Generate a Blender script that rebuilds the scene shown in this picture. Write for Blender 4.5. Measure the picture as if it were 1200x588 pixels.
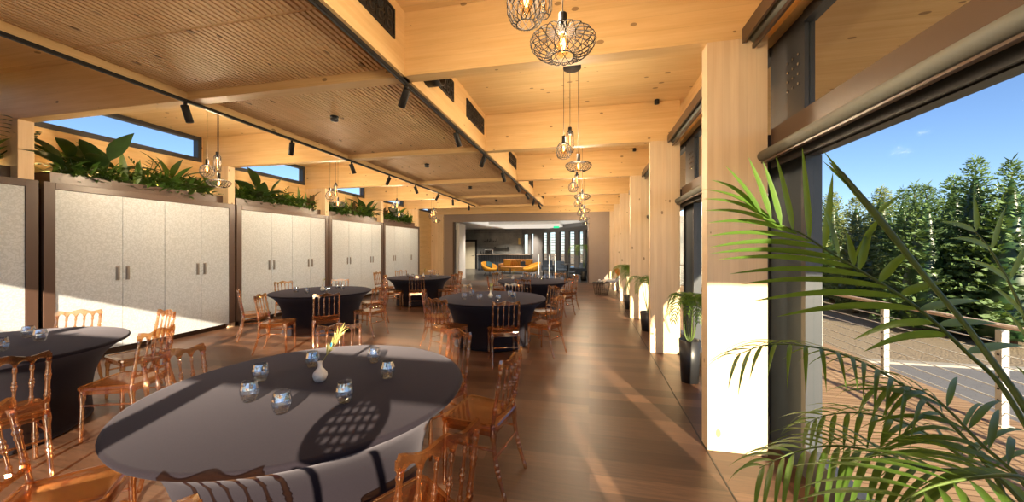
import bpy, math, random
from mathutils import Vector, Matrix
random.seed(7)
PI = math.pi
S = bpy.context.scene
COL = S.collection
for o in list(bpy.data.objects):
    bpy.data.objects.remove(o)

# ------------------------------------------------------------------ camera, world, sun, exposure
F, CH, HX, HY = 418.0, 1.6, 600.0, 290.0
YAW = math.atan(90 / F)
CC, SS = math.cos(YAW), math.sin(YAW)
cam = bpy.data.cameras.new('camera')
cam.sensor_width = 36.0
cam.lens = F / 1200 * 36
cam.shift_y = -4 / 1200
cam.clip_start = 0.05
cam.clip_end = 400
camo = bpy.data.objects.new('camera', cam)
COL.objects.link(camo)
camo.location = (0, 0, CH)
camo.rotation_euler = (PI / 2, 0, YAW)
S.camera = camo
S.view_settings.view_transform = 'Standard'
S.view_settings.look = 'None'
S.view_settings.gamma = 1.0
S.view_settings.use_curve_mapping = False
S.view_settings.exposure = 1.0
try:
    S.cycles.transparent_max_bounces = 40
    S.cycles.max_bounces = 10
    S.cycles.diffuse_bounces = 5
    S.cycles.use_denoising = True
    S.cycles.caustics_reflective = False
    S.cycles.sample_clamp_indirect = 6.0
except Exception:
    pass

SKY_STRENGTH = 0.10
SUN_STRENGTH = 10.0
BULB_W = 24.0
SPOT_W = 22.0
STRIP_W = 18.0

world = bpy.data.worlds.new('sky')
S.world = world
world.use_nodes = True
wn = world.node_tree
wn.nodes.clear()
sky = wn.nodes.new('ShaderNodeTexSky')
sky.sky_type = 'NISHITA'
sky.sun_disc = False
sky.sun_elevation = math.radians(32)
sky.sun_rotation = math.radians(160)
sky.altitude = 200
sky.air_density = 1.0
sky.dust_density = 0.4
sky.ozone_density = 2.0
bg = wn.nodes.new('ShaderNodeBackground')
bg.inputs['Strength'].default_value = SKY_STRENGTH
wo = wn.nodes.new('ShaderNodeOutputWorld')
tintn = wn.nodes.new('ShaderNodeMix')
tintn.data_type = 'RGBA'
tintn.blend_type = 'MULTIPLY'
tintn.inputs[0].default_value = 1.0
tintn.inputs[7].default_value = (0.80, 0.88, 1.08, 1)
wn.links.new(sky.outputs[0], tintn.inputs[6])
wn.links.new(tintn.outputs[2], bg.inputs['Color'])
wn.links.new(bg.outputs[0], wo.inputs['Surface'])

sun = bpy.data.lights.new('sun', 'SUN')
sun.energy = SUN_STRENGTH
sun.angle = math.radians(0.45)
sun.color = (1.0, 0.80, 0.56)
suno = bpy.data.objects.new('sun', sun)
COL.objects.link(suno)
suno.rotation_euler = Vector((-0.334, 0.943, -0.37)).to_track_quat('-Z', 'Y').to_euler()


# ------------------------------------------------------------------ helpers
def at(px, py, d):
    """a point seen at photograph pixel px, py, at depth d"""
    r = (px - HX) / F * d
    return Vector((r * CC - d * SS, r * SS + d * CC, CH - (py - HY) * d / F))


def plane_y(px, py, y):
    k = (px - HX) / F
    x = (k * y * CC - y * SS) / (CC + k * SS)
    d = -x * SS + y * CC
    return Vector((x, y, CH - (py - HY) * d / F))


class MB:
    def __init__(self):
        self.v, self.f, self.s = [], [], []

    def add(self, vs, fs, smooth=False):
        n = len(self.v)
        self.v += [tuple(p) for p in vs]
        self.f += [tuple(i + n for i in q) for q in fs]
        self.s += [smooth] * len(fs)
        return self

    def box(self, x0, x1, y0, y1, z0, z1, rot=None, piv=None):
        vs = [Vector((x, y, z)) for z in (z0, z1) for y in (y0, y1) for x in (x0, x1)]
        if rot is not None:
            piv = Vector(piv if piv is not None else ((x0 + x1) / 2, (y0 + y1) / 2, (z0 + z1) / 2))
            vs = [rot @ (p - piv) + piv for p in vs]
        return self.add(vs, [(0, 2, 3, 1), (4, 5, 7, 6), (0, 1, 5, 4), (2, 6, 7, 3), (0, 4, 6, 2), (1, 3, 7, 5)])

    def tube(self, pts, r, n=8, cap=True, smooth=True):
        pts = [Vector(p) for p in pts]
        m = len(pts)
        rr = r if isinstance(r, (list, tuple)) else [r] * m
        vs, fs = [], []
        t0 = (pts[1] - pts[0]).normalized()
        up = Vector((0, 0, 1)) if abs(t0.z) < 0.9 else Vector((0, 1, 0))
        a = t0.cross(up).normalized()
        for i in range(m):
            t = (pts[min(i + 1, m - 1)] - pts[max(i - 1, 0)])
            t = t.normalized() if t.length > 1e-9 else t0
            a = (a - t * a.dot(t)).normalized()
            b = t.cross(a)
            for k in range(n):
                w = 2 * PI * k / n
                vs.append(pts[i] + (a * math.cos(w) + b * math.sin(w)) * rr[i])
        for i in range(m - 1):
            for k in range(n):
                k2 = (k + 1) % n
                fs.append((i * n + k, i * n + k2, (i + 1) * n + k2, (i + 1) * n + k))
        if cap:
            fs.append(tuple(range(n - 1, -1, -1)))
            fs.append(tuple((m - 1) * n + k for k in range(n)))
        return self.add(vs, fs, smooth)

    def lathe(self, prof, c=(0, 0, 0), n=24, smooth=True, cap=True, sx=1, sy=1, a0=0.0, a1=2 * PI):
        full = abs(a1 - a0 - 2 * PI) < 1e-6
        k_n = n if full else n + 1
        vs, fs = [], []
        for r, z in prof:
            for k in range(k_n):
                w = a0 + (a1 - a0) * k / n
                vs.append((c[0] + r * math.cos(w) * sx, c[1] + r * math.sin(w) * sy, c[2] + z))
        for i in range(len(prof) - 1):
            for k in range(n):
                k2 = (k + 1) % k_n
                fs.append((i * k_n + k, i * k_n + k2, (i + 1) * k_n + k2, (i + 1) * k_n + k))
        if cap and full:
            if prof[0][0] > 1e-6:
                fs.append(tuple(range(k_n - 1, -1, -1)))
            if prof[-1][0] > 1e-6:
                fs.append(tuple((len(prof) - 1) * k_n + k for k in range(k_n)))
        return self.add(vs, fs, smooth)

    def prism(self, poly, axis, a, b):
        """poly of 2-D points, extruded along axis from a to b (x: (y,z), y: (x,z), z: (x,y))"""
        def mk(p, t):
            return {'x': (t, p[0], p[1]), 'y': (p[0], t, p[1]), 'z': (p[0], p[1], t)}[axis]
        n = len(poly)
        vs = [mk(p, a) for p in poly] + [mk(p, b) for p in poly]
        fs = [tuple(range(n)), tuple(range(2 * n - 1, n - 1, -1))]
        fs += [(i, i + n, (i + 1) % n + n, (i + 1) % n) for i in range(n)]
        return self.add(vs, fs)

    def leaf(self, base, direc, up, L, W, droop=0.3, n=5, fold=0.25, shape=0.5, twist=0.0):
        """a folded leaf blade"""
        d = Vector(direc).normalized()
        u = Vector(up)
        s = d.cross(u)
        if s.length < 1e-4:
            s = d.cross(Vector((1, 0, 0.3)))
        s.normalize()
        u = s.cross(d).normalized()
        if twist:
            R = Matrix.Rotation(twist, 3, d)
            s, u = R @ s, R @ u
        vs, fs = [], []
        p = Vector(base)
        cur = d.copy()
        for i in range(n + 1):
            t = i / n
            w = W * 0.5 * (math.sin(PI * min(1, max(0, t)) ** shape) if 0 < t < 1 else 0.02)
            nn = s.cross(cur).normalized()
            vs += [p - s * w + nn * w * fold, p, p + s * w + nn * w * fold]
            cur = (cur + Vector((0, 0, -1)) * droop / n).normalized()
            p = p + cur * (L / n)
        for i in range(n):
            a = i * 3
            fs += [(a, a + 1, a + 4, a + 3), (a + 1, a + 2, a + 5, a + 4)]
        return self.add(vs, fs, True)

    def shift(self, M):
        self.v = [tuple(M @ Vector(p)) for p in self.v]
        return self

    def build(self, name, mat, parent=None, bevel=0.0, recalc=True):
        me = bpy.data.meshes.new(name)
        me.from_pydata(self.v, [], self.f)
        me.polygons.foreach_set('use_smooth', self.s)
        me.update()
        if recalc:
            import bmesh
            bm = bmesh.new()
            bm.from_mesh(me)
            bmesh.ops.recalc_face_normals(bm, faces=bm.faces)
            bm.to_mesh(me)
            bm.free()
        me.materials.append(mat)
        o = bpy.data.objects.new(name, me)
        COL.objects.link(o)
        if parent is not None:
            o.parent = parent
        if bevel:
            b = o.modifiers.new('bevel', 'BEVEL')
            b.width = bevel
            b.segments = 2
            b.limit_method = 'ANGLE'
        return o


def tag(o, label, cat, group=None, kind=None):
    o['label'] = label
    o['category'] = cat
    if group:
        o['group'] = group
    if kind:
        o['kind'] = kind
    return o


def thing(name, label, cat, loc=(0, 0, 0), rz=0.0, group=None):
    o = bpy.data.objects.new(name, None)
    o.empty_display_size = 0.1
    COL.objects.link(o)
    o.location = loc
    o.rotation_euler = (0, 0, rz)
    return tag(o, label, cat, group)


def struct(o):
    o['kind'] = 'structure'
    return o


def sgroup(name):
    o = bpy.data.objects.new(name, None)
    COL.objects.link(o)
    o['kind'] = 'structure'
    return o


def copy_tree(o, parent=None):
    c = o.copy()
    COL.objects.link(c)
    if parent is not None:
        c.parent = parent
    for ch in list(o.children):
        copy_tree(ch, c)
    return c


def dup(o, loc, rz, label, group=None):
    c = copy_tree(o)
    c.location = loc
    c.rotation_euler = (0, 0, rz)
    c['label'] = label
    if group:
        c['group'] = group
    return c


# ------------------------------------------------------------------ materials
class NT:
    def __init__(self, name):
        self.m = bpy.data.materials.new(name)
        self.m.use_nodes = True
        self.t = self.m.node_tree
        self.t.nodes.clear()
        self.out = self.t.nodes.new('ShaderNodeOutputMaterial')

    def n(self, typ, **kw):
        x = self.t.nodes.new('ShaderNode' + typ)
        for k, v in kw.items():
            if k in x.inputs:
                x.inputs[k].default_value = v
            else:
                setattr(x, k, v)
        return x

    def l(self, a, b):
        self.t.links.new(a, b)

    def math(self, op, a, b=None, clamp=False):
        x = self.n('Math', operation=op, use_clamp=clamp)
        for i, v in enumerate((a, b)):
            if v is None:
                continue
            if hasattr(v, 'is_linked'):
                self.l(v, x.inputs[i])
            else:
                x.inputs[i].default_value = v
        return x.outputs[0]

    def mix(self, fac, a, b, blend='MIX'):
        x = self.n('Mix', data_type='RGBA', blend_type=blend)
        for i, v in ((0, fac), (6, a), (7, b)):
            if hasattr(v, 'is_linked'):
                self.l(v, x.inputs[i])
            else:
                x.inputs[i].default_value = v if i == 0 else (*v, 1)[:4]
        return x.outputs[2]

    def pos(self, scale=(1, 1, 1), obj=False):
        if obj:
            g = self.n('TexCoord').outputs['Object']
        else:
            g = self.n('NewGeometry').outputs['Position']
        mp = self.n('Mapping')
        mp.inputs['Scale'].default_value = scale
        self.l(g, mp.inputs['Vector'])
        return mp.outputs[0]

    def noise(self, vec, scale=5, detail=3, rough=0.5):
        x = self.n('TexNoise', Scale=scale, Detail=detail, Roughness=rough)
        self.l(vec, x.inputs['Vector'])
        return x.outputs['Fac']

    def ramp(self, fac, *stops):
        x = self.n('ValToRGB')
        e = x.color_ramp.elements
        while len(e) < len(stops):
            e.new(0.5)
        for i, (p, c) in enumerate(stops):
            e[i].position = p
            e[i].color = (*c, 1)
        self.l(fac, x.inputs[0])
        return x.outputs[0]

    def bsdf(self, color, rough=0.5, metal=0.0, spec=0.5, bump=None, bump_s=0.2, bump_d=0.01):
        b = self.n('BsdfPrincipled')
        for k, v in (('Base Color', color), ('Roughness', rough), ('Metallic', metal), ('Specular IOR Level', spec)):
            if hasattr(v, 'is_linked'):
                self.l(v, b.inputs[k])
            else:
                b.inputs[k].default_value = (*v, 1)[:4] if k == 'Base Color' else v
        if bump is not None:
            bp = self.n('Bump', Strength=bump_s, Distance=bump_d)
            self.l(bump, bp.inputs['Height'])
            self.l(bp.outputs[0], b.inputs['Normal'])
        self.l(b.outputs[0], self.out.inputs[0])
        self.b = b
        return b


def plain(name, col, rough=0.5, metal=0.0, spec=0.5, var=0.08, scale=8):
    t = NT(name)
    n = t.noise(t.pos(obj=True), scale, 3)
    c = t.mix(n, tuple(max(0, x * (1 - var)) for x in col), tuple(x * (1 + var) for x in col))
    t.bsdf(c, rough, metal, spec)
    return t.m


def timber(name, axis, c1, c2, board=0.0, baxis=2, knots=True, rough=0.55):
    t = NT(name)
    st = [3.0, 3.0, 3.0]
    st['xyz'.index(axis)] = 0.25
    p = t.pos(tuple(st))
    n = t.noise(p, 5, 5, 0.6)
    st2 = [30.0, 30.0, 30.0]
    st2['xyz'.index(axis)] = 0.6
    n2 = t.noise(t.pos(tuple(st2)), 2.0, 2)
    f = t.math('ADD', t.math('MULTIPLY', n, 0.7), t.math('MULTIPLY', n2, 0.3))
    c = t.ramp(f, (0.3, c1), (0.7, c2))
    if board:
        sp = t.n('SeparateXYZ')
        t.l(t.n('NewGeometry').outputs['Position'], sp.inputs[0])
        q = t.math('FRACT', t.math('DIVIDE', sp.outputs[baxis], board))
        ln = t.math('LESS_THAN', q, 0.03)
        c = t.mix(t.math('MULTIPLY', ln, 0.22), c, tuple(x * 0.55 for x in c1))
        fl = t.math('FLOOR', t.math('DIVIDE', sp.outputs[baxis], board))
        wn_ = t.n('TexWhiteNoise', noise_dimensions='1D')
        t.l(fl, wn_.inputs['W'])
        c = t.mix(t.math('MULTIPLY', wn_.outputs['Value'], 0.22), c, tuple(x * 0.72 for x in c1))
    if knots:
        ks = [7.0, 7.0, 7.0]
        ks['xyz'.index(axis)] = 4.0
        v = t.n('TexVoronoi', Scale=1.0, feature='F1')
        t.l(t.pos(tuple(ks)), v.inputs['Vector'])
        sepc = t.n('SeparateColor')
        t.l(v.outputs['Color'], sepc.inputs[0])
        on = t.math('GREATER_THAN', sepc.outputs[0], 0.35)
        size = t.math('ADD', t.math('MULTIPLY', sepc.outputs[1], 0.10), 0.07)
        k = t.math('LESS_THAN', v.outputs['Distance'], size)
        c = t.mix(t.math('MULTIPLY', t.math('MULTIPLY', k, on), 0.7), c, (0.16, 0.08, 0.035))
    t.bsdf(c, rough, 0, 0.35, bump=n2, bump_s=0.08, bump_d=0.003)
    return t.m


LT1, LT2 = (0.68, 0.45, 0.20), (0.82, 0.60, 0.31)
M = {}
M['timber_x'] = timber('spruce_beam', 'x', LT1, LT2, 0.12, 2)
M['timber_y'] = timber('spruce_along', 'y', LT1, LT2, 0.12, 2)
M['timber_z'] = timber('spruce_column', 'z', (0.70, 0.51, 0.31), (0.82, 0.65, 0.43), 0.06, 0)
M['roof'] = timber('spruce_roof', 'x', LT1, LT2, 0.30, 1)
M['slat'] = timber('slat_wood', 'y', (0.78, 0.52, 0.27), (0.90, 0.68, 0.41), 0.05, 0)
M['dark_gap'] = plain('dark_backing', (0.10, 0.055, 0.03), 0.9)
M['slat_back'] = plain('slat_backing', (0.46, 0.24, 0.11), 0.9)
M['black'] = plain('black_metal', (0.016, 0.015, 0.015), 0.5, spec=0.3)
M['wire'] = plain('wire_black', (0.010, 0.008, 0.007), 0.8, spec=0.05)
M['anthracite'] = plain('anthracite_frame', (0.045, 0.05, 0.058), 0.4)
M['grey_frame'] = plain('grey_frame', (0.05, 0.066, 0.082), 0.65, spec=0.15)
M['brown_metal'] = plain('brown_metal', (0.068, 0.038, 0.023), 0.35, 0.0, 0.6)
M['blind'] = plain('blind_fabric', (0.16, 0.17, 0.15), 0.7)
M['endwall'] = plain('taupe_paint', (0.30, 0.235, 0.19), 0.8, var=0.05)
M['white'] = plain('white_paint', (0.75, 0.74, 0.72), 0.7)
M['chrome'] = plain('steel', (0.62, 0.62, 0.62), 0.25, 1.0)
M['handle'] = plain('brushed_handle', (0.34, 0.31, 0.29), 0.35, 0.8)
M['mustard'] = plain('mustard_velvet', (0.62, 0.30, 0.03), 0.8, var=0.15)
M['rust'] = plain('rust_velvet', (0.40, 0.17, 0.02), 0.8, var=0.15)
M['teal'] = plain('teal_velvet', (0.02, 0.07, 0.09), 0.8)
M['terracotta'] = plain('orange_fabric', (0.62, 0.17, 0.03), 0.8)
M['greyfab'] = plain('grey_fabric', (0.42, 0.43, 0.47), 0.85)
M['navy'] = plain('navy_fabric', (0.03, 0.045, 0.07), 0.8)
M['cream'] = plain('cream_door', (0.62, 0.56, 0.42), 0.5)
M['pot'] = plain('dark_pot', (0.02, 0.02, 0.022), 0.4)
M['soil'] = plain('soil', (0.03, 0.02, 0.012), 0.95, var=0.4, scale=40)
M['trunk'] = plain('bark', (0.10, 0.06, 0.035), 0.9, var=0.3, scale=20)
M['post'] = plain('galvanised_post', (0.62, 0.60, 0.55), 0.4, 0.3)
M['rail'] = plain('rail_tube', (0.55, 0.42, 0.34), 0.3, 0.5)
M['cable'] = plain('steel_cable', (0.68, 0.66, 0.62), 0.35, 0.6)
M['cord'] = plain('cord', (0.05, 0.035, 0.025), 0.7)
M['ceramic'] = plain('ceramic', (0.55, 0.52, 0.47), 0.5, var=0.2, scale=60)
M['bar'] = plain('bar_front', (0.05, 0.06, 0.08), 0.5)
M['bartop'] = plain('bar_top', (0.20, 0.17, 0.14), 0.4)
M['kerb'] = plain('kerb', (0.27, 0.25, 0.22), 0.9, var=0.2)


def leafmat(name, col, rough=0.4, trans=0.25, var=0.45, scale=9):
    t = NT(name)
    n = t.noise(t.pos(), scale, 3)
    c = t.mix(n, tuple(x * (1 - var) for x in col), tuple(x * (1 + var) for x in col))
    b = t.bsdf(c, rough, 0, 0.4)
    tr = t.n('BsdfTranslucent')
    t.l(t.mix(0.6, c, (0.25, 0.38, 0.03)), tr.inputs[0])
    mx = t.n('MixShader')
    mx.inputs[0].default_value = trans
    t.l(b.outputs[0], mx.inputs[1])
    t.l(tr.outputs[0], mx.inputs[2])
    t.l(mx.outputs[0], t.out.inputs[0])
    return t.m


M['palm'] = leafmat('palm_leaf', (0.085, 0.17, 0.025), 0.4, 0.35, 0.3, 3)
M['stem'] = leafmat('palm_stem', (0.09, 0.14, 0.03), 0.4, 0.0)
M['drygrass'] = leafmat('dry_plume', (0.45, 0.42, 0.14), 0.7, 0.3)
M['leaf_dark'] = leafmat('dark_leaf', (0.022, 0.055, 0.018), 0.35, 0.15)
M['leaf_mid'] = leafmat('mid_leaf', (0.055, 0.125, 0.022), 0.35, 0.2)
M['leaf_light'] = leafmat('light_leaf', (0.09, 0.17, 0.03), 0.4, 0.3)
M['leaf_red'] = leafmat('brown_leaf', (0.10, 0.06, 0.035), 0.4, 0.2)
M['conifer'] = leafmat('conifer_green', (0.09, 0.15, 0.05), 0.7, 0.2, 0.55, 1.6)
M['conifer_sunlit'] = leafmat('conifer_sunlit_olive', (0.16, 0.19, 0.06), 0.7, 0.2, 0.5, 1.6)  # lighter, yellower copy of the conifer green: sunlight put into the colour


def facing5(t, base, scale=0.96, bump=None):
    lw = t.n('LayerWeight', Blend=0.5)
    if bump is not None:
        t.l(bump, lw.inputs['Normal'])
    p = t.math('POWER', lw.outputs['Facing'], 5.0)
    return t.math('ADD', t.math('MULTIPLY', p, scale), base, True)


def pane(name, tint=(0.93, 0.96, 0.96), base=0.04):
    t = NT(name)
    tr = t.n('BsdfTransparent')
    tr.inputs[0].default_value = (*tint, 1)
    g = t.n('BsdfGlossy', Roughness=0.02)
    mx = t.n('MixShader')
    t.l(facing5(t, base, 0.05), mx.inputs[0])
    t.l(tr.outputs[0], mx.inputs[1])
    t.l(g.outputs[0], mx.inputs[2])
    t.l(mx.outputs[0], t.out.inputs[0])
    return t.m


M['pane'] = pane('window_glass', base=0.0)


def amber():
    t = NT('amber_polycarbonate')
    tr = t.n('BsdfTransparent')
    tr.inputs[0].default_value = (0.92, 0.66, 0.40, 1)
    g = t.n('BsdfGlossy', Roughness=0.07)
    g.inputs[0].default_value = (1, 0.93, 0.86, 1)
    d = t.n('BsdfDiffuse')
    d.inputs[0].default_value = (0.24, 0.10, 0.035, 1)
    tl = t.n('BsdfTranslucent')
    tl.inputs[0].default_value = (0.42, 0.18, 0.055, 1)
    m0 = t.n('MixShader')
    m0.inputs[0].default_value = 0.5
    t.l(d.outputs[0], m0.inputs[1])
    t.l(tl.outputs[0], m0.inputs[2])
    lw = t.n('LayerWeight', Blend=0.5)
    edge = t.math('ADD', t.math('MULTIPLY', t.math('POWER', lw.outputs['Facing'], 1.5), 0.62), 0.05, True)
    m1 = t.n('MixShader')
    t.l(edge, m1.inputs[0])
    t.l(tr.outputs[0], m1.inputs[1])
    t.l(m0.outputs[0], m1.inputs[2])
    m2 = t.n('MixShader')
    t.l(facing5(t, 0.14, 0.82), m2.inputs[0])
    t.l(m1.outputs[0], m2.inputs[1])
    t.l(g.outputs[0], m2.inputs[2])
    t.l(m2.outputs[0], t.out.inputs[0])
    return t.m


M['amber'] = amber()


def crystal():
    t = NT('cut_glass')
    v = t.n('TexVoronoi', Scale=32.0)
    t.l(t.n('TexCoord').outputs['Object'], v.inputs['Vector'])
    bp = t.n('Bump', Strength=0.6, Distance=0.004)
    t.l(v.outputs['Distance'], bp.inputs['Height'])
    tr = t.n('BsdfTransparent')
    tr.inputs[0].default_value = (0.92, 0.94, 0.96, 1)
    g = t.n('BsdfGlossy', Roughness=0.04)
    t.l(bp.outputs[0], g.inputs['Normal'])
    mx = t.n('MixShader')
    t.l(facing5(t, 0.26, 0.74, bp.outputs[0]), mx.inputs[0])
    t.l(tr.outputs[0], mx.inputs[1])
    t.l(g.outputs[0], mx.inputs[2])
    t.l(mx.outputs[0], t.out.inputs[0])
    return t.m


M['crystal'] = crystal()


def emit(name, col, s):
    t = NT(name)
    e = t.n('Emission', Strength=s)
    e.inputs[0].default_value = (*col, 1)
    t.l(e.outputs[0], t.out.inputs[0])
    return t.m


M['filament'] = emit('filament', (1.0, 0.50, 0.16), 9.0)
M['bulb'] = pane('bulb_glass', (1.0, 0.86, 0.62), 0.0)
M['downlight'] = emit('downlight', (1.0, 0.85, 0.65), 9.0)
M['green_sign'] = emit('exit_green', (0.02, 0.55, 0.22), 1.0)


def floor_mat():
    t = NT('oak_floor')
    p = t.pos((1, 1, 1))
    br = t.n('TexBrick', Scale=1.0)
    br.offset = 0.37
    br.inputs['Brick Width'].default_value = 2.1
    br.inputs['Row Height'].default_value = 0.185
    br.inputs['Mortar Size'].default_value = 0.004
    br.inputs['Color1'].default_value = (0.060, 0.029, 0.018, 1)
    br.inputs['Color2'].default_value = (0.165, 0.088, 0.054, 1)
    br.inputs['Mortar'].default_value = (0.085, 0.05, 0.03, 1)
    t.l(p, br.inputs['Vector'])
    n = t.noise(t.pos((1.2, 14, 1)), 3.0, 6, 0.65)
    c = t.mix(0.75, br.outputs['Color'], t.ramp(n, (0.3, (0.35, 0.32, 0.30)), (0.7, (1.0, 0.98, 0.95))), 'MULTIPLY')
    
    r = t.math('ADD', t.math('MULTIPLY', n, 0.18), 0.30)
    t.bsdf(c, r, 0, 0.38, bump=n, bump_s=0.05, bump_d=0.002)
    return t.m


M['floor'] = floor_mat()


def deck_mat():
    t = NT('deck_boards')
    sp = t.n('SeparateXYZ')
    t.l(t.n('NewGeometry').outputs['Position'], sp.inputs[0])
    q = t.math('FRACT', t.math('DIVIDE', sp.outputs[1], 0.07))
    gap = t.math('LESS_THAN', q, 0.14)
    wn_ = t.n('TexWhiteNoise', noise_dimensions='1D')
    t.l(t.math('FLOOR', t.math('DIVIDE', sp.outputs[1], 0.07)), wn_.inputs['W'])
    n = t.noise(t.pos((2, 20, 1)), 2.0, 4)
    c = t.mix(wn_.outputs['Value'], (0.30, 0.19, 0.11), (0.40, 0.27, 0.165))
    c = t.mix(0.5, c, t.ramp(n, (0.3, (0.55, 0.5, 0.45)), (0.7, (1, 1, 1))), 'MULTIPLY')
    c = t.mix(gap, c, (0.12, 0.065, 0.035))
    t.bsdf(c, 0.7, 0, 0.3)
    return t.m


M['deck'] = deck_mat()


def asphalt():
    t = NT('paving')
    n = t.noise(t.pos(), 60, 3)
    v = t.n('TexVoronoi', Scale=7.0, feature='DISTANCE_TO_EDGE')
    t.l(t.pos(), v.inputs['Vector'])
    e = t.math('LESS_THAN', v.outputs['Distance'], 0.02)
    c = t.mix(n, (0.11, 0.11, 0.12), (0.17, 0.17, 0.18))
    c = t.mix(t.math('MULTIPLY', e, 0.5), c, (0.07, 0.07, 0.075))
    t.bsdf(c, 0.85, 0, 0.3)
    return t.m


M['asphalt'] = asphalt()


def gravel():
    t = NT('gravel_bed')
    v = t.n('TexVoronoi', Scale=28.0)
    t.l(t.pos(), v.inputs['Vector'])
    c = t.mix(v.outputs['Distance'], (0.30, 0.24, 0.17), (0.15, 0.12, 0.085))
    t.bsdf(c, 0.95, 0, 0.2, bump=v.outputs['Distance'], bump_s=0.5, bump_d=0.02)
    return t.m


M['gravel'] = gravel()


def cloth():
    t = NT('charcoal_stretch_cloth')
    n = t.noise(t.pos(obj=True), 260, 2)
    c = t.mix(n, (0.010, 0.008, 0.012), (0.020, 0.017, 0.023))
    b = t.bsdf(c, 0.9, 0, 0.05, bump=n, bump_s=0.12, bump_d=0.002)
    b.inputs['Sheen Weight'].default_value = 0.12
    b.inputs['Sheen Roughness'].default_value = 0.45
    b.inputs['Sheen Tint'].default_value = (0.80, 0.78, 0.92, 1)
    return t.m


M['cloth'] = cloth()


def door_mat():
    t = NT('pale_plaster_door')
    p = t.pos((1, 1, 1))
    w = t.n('TexWave', Scale=9.0, Distortion=14.0, Detail=4.0)
    w.inputs['Detail Scale'].default_value = 2.2
    t.l(p, w.inputs['Vector'])
    n = t.noise(t.pos((1, 14, 30)), 3, 4)
    f = t.math('ADD', t.math('MULTIPLY', w.outputs['Fac'], 0.5), t.math('MULTIPLY', n, 0.5))
    c = t.ramp(f, (0.2, (0.47, 0.53, 0.58)), (0.8, (0.61, 0.67, 0.73)))
    t.bsdf(c, 0.42, 0, 0.5, bump=f, bump_s=0.12, bump_d=0.004)
    return t.m


M['door'] = door_mat()
M['cabframe'] = plain('cabinet_brown_frame', (0.088, 0.052, 0.038), 0.35, 0.0, 0.6)


def concrete():
    t = NT('concrete_panels')
    p = t.pos((1, 1, 1))
    n = t.noise(p, 1.2, 6, 0.65)
    br = t.n('TexBrick', Scale=1.0)
    br.inputs['Brick Width'].default_value = 2.4
    br.inputs['Row Height'].default_value = 0.9
    br.inputs['Mortar Size'].default_value = 0.006
    br.inputs['Color1'].default_value = (0.8, 0.8, 0.8, 1)
    br.inputs['Color2'].default_value = (1, 1, 1, 1)
    br.inputs['Mortar'].default_value = (0.4, 0.4, 0.4, 1)
    rot = t.n('Mapping')
    rot.inputs['Rotation'].default_value = (PI / 2, 0, 0)
    t.l(p, rot.inputs['Vector'])
    t.l(rot.outputs[0], br.inputs['Vector'])
    c = t.mix(1.0, t.ramp(n, (0.3, (0.10, 0.105, 0.105)), (0.7, (0.24, 0.235, 0.22))), br.outputs['Color'], 'MULTIPLY')
    t.bsdf(c, 0.75, 0, 0.3)
    return t.m


M['concrete'] = concrete()
M['lounge_floor'] = plain('dark_lounge_floor', (0.03, 0.028, 0.028), 0.28, var=0.2, scale=2)


def peacock():
    t = NT('peacock_eye')
    v = t.n('TexCoord')
    ln = t.n('VectorMath', operation='LENGTH')
    t.l(v.outputs['Object'], ln.inputs[0])
    c = t.ramp(t.math('MULTIPLY', ln.outputs['Value'], 45.0), (0.25, (0.01, 0.02, 0.22)), (0.5, (0.0, 0.28, 0.35)), (0.8, (0.35, 0.22, 0.03)))
    t.bsdf(c, 0.5)
    return t.m


M['peacock'] = peacock()

# ------------------------------------------------------------------ room shell
PX = 2.68          # bay pitch
Y0 = 3.08          # first beam in view
BT = 0.14          # beam and column thickness
ZB, ZC = 3.22, 3.82
XL, XR = -7.67, 1.34
YB, YE = -1.95, 16.6
beams_y = [Y0 + PX * k for k in range(-1, 6)]

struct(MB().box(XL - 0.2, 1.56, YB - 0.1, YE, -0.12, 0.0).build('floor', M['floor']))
struct(MB().box(0.905, 0.915, YB, 16.4, 0.0, 0.0025).build('trim_1', M['black']))
struct(MB().box(XL - 0.3, 1.56, YB - 0.4, YE + 0.2, ZC, ZC + 0.2).build('ceiling', M['roof']))
for y in beams_y:
    struct(MB().box(XL, XR, y, y + BT, ZB, ZC).build('beam', M['timber_x'], bevel=0.004))
    struct(MB().box(0.915, XR, y, y + BT, 0, ZB).build('column', M['timber_z'], bevel=0.004))
    struct(MB().box(XL, -7.03, y, y + BT, 0, ZB).build('column', M['timber_z'], bevel=0.004))
    # narrow brown edge strip at the column's outer side is the window jamb, built with the windows

# left wall: solid to the clerestory sill, clerestory between the beams
struct(MB().box(XL - 0.18, XL, YB, YE, 0, 3.34).build('wall_left', M['timber_y']))
wi = 0
for k, y in enumerate(beams_y):
    y1 = y + BT + 0.14
    y2 = y + PX - 0.03
    if y2 > YE:
        continue
    wi += 1
    w = sgroup('window_%d' % wi)
    fr = MB()
    fr.box(XL - 0.10, XL + 0.02, y1, y2, 3.32, 3.40)
    fr.box(XL - 0.10, XL + 0.02, y1, y2, 3.755, 3.82)
    fr.box(XL - 0.10, XL + 0.02, y2 - 0.07, y2, 3.40, 3.755)
    fr.box(XL - 0.10, XL + 0.02, y1, y1 + 0.07, 3.40, 3.755)
    fr.build('window_frame', M['anthracite'], w)
    MB().box(XL - 0.06, XL - 0.05, y1 + 0.07, y2 - 0.07, 3.40, 3.755).build('window_pane', M['pane'], w)
    MB().box(XL, XL + 0.05, y1, y1 + 0.06, 2.55, 3.32).build('guide_post', M['anthracite'], w)
    struct(MB().box(XL - 0.18, XL, y2, y + PX + BT + 0.14, 3.34, 3.82).build('wall_left', M['timber_y']))

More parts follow.
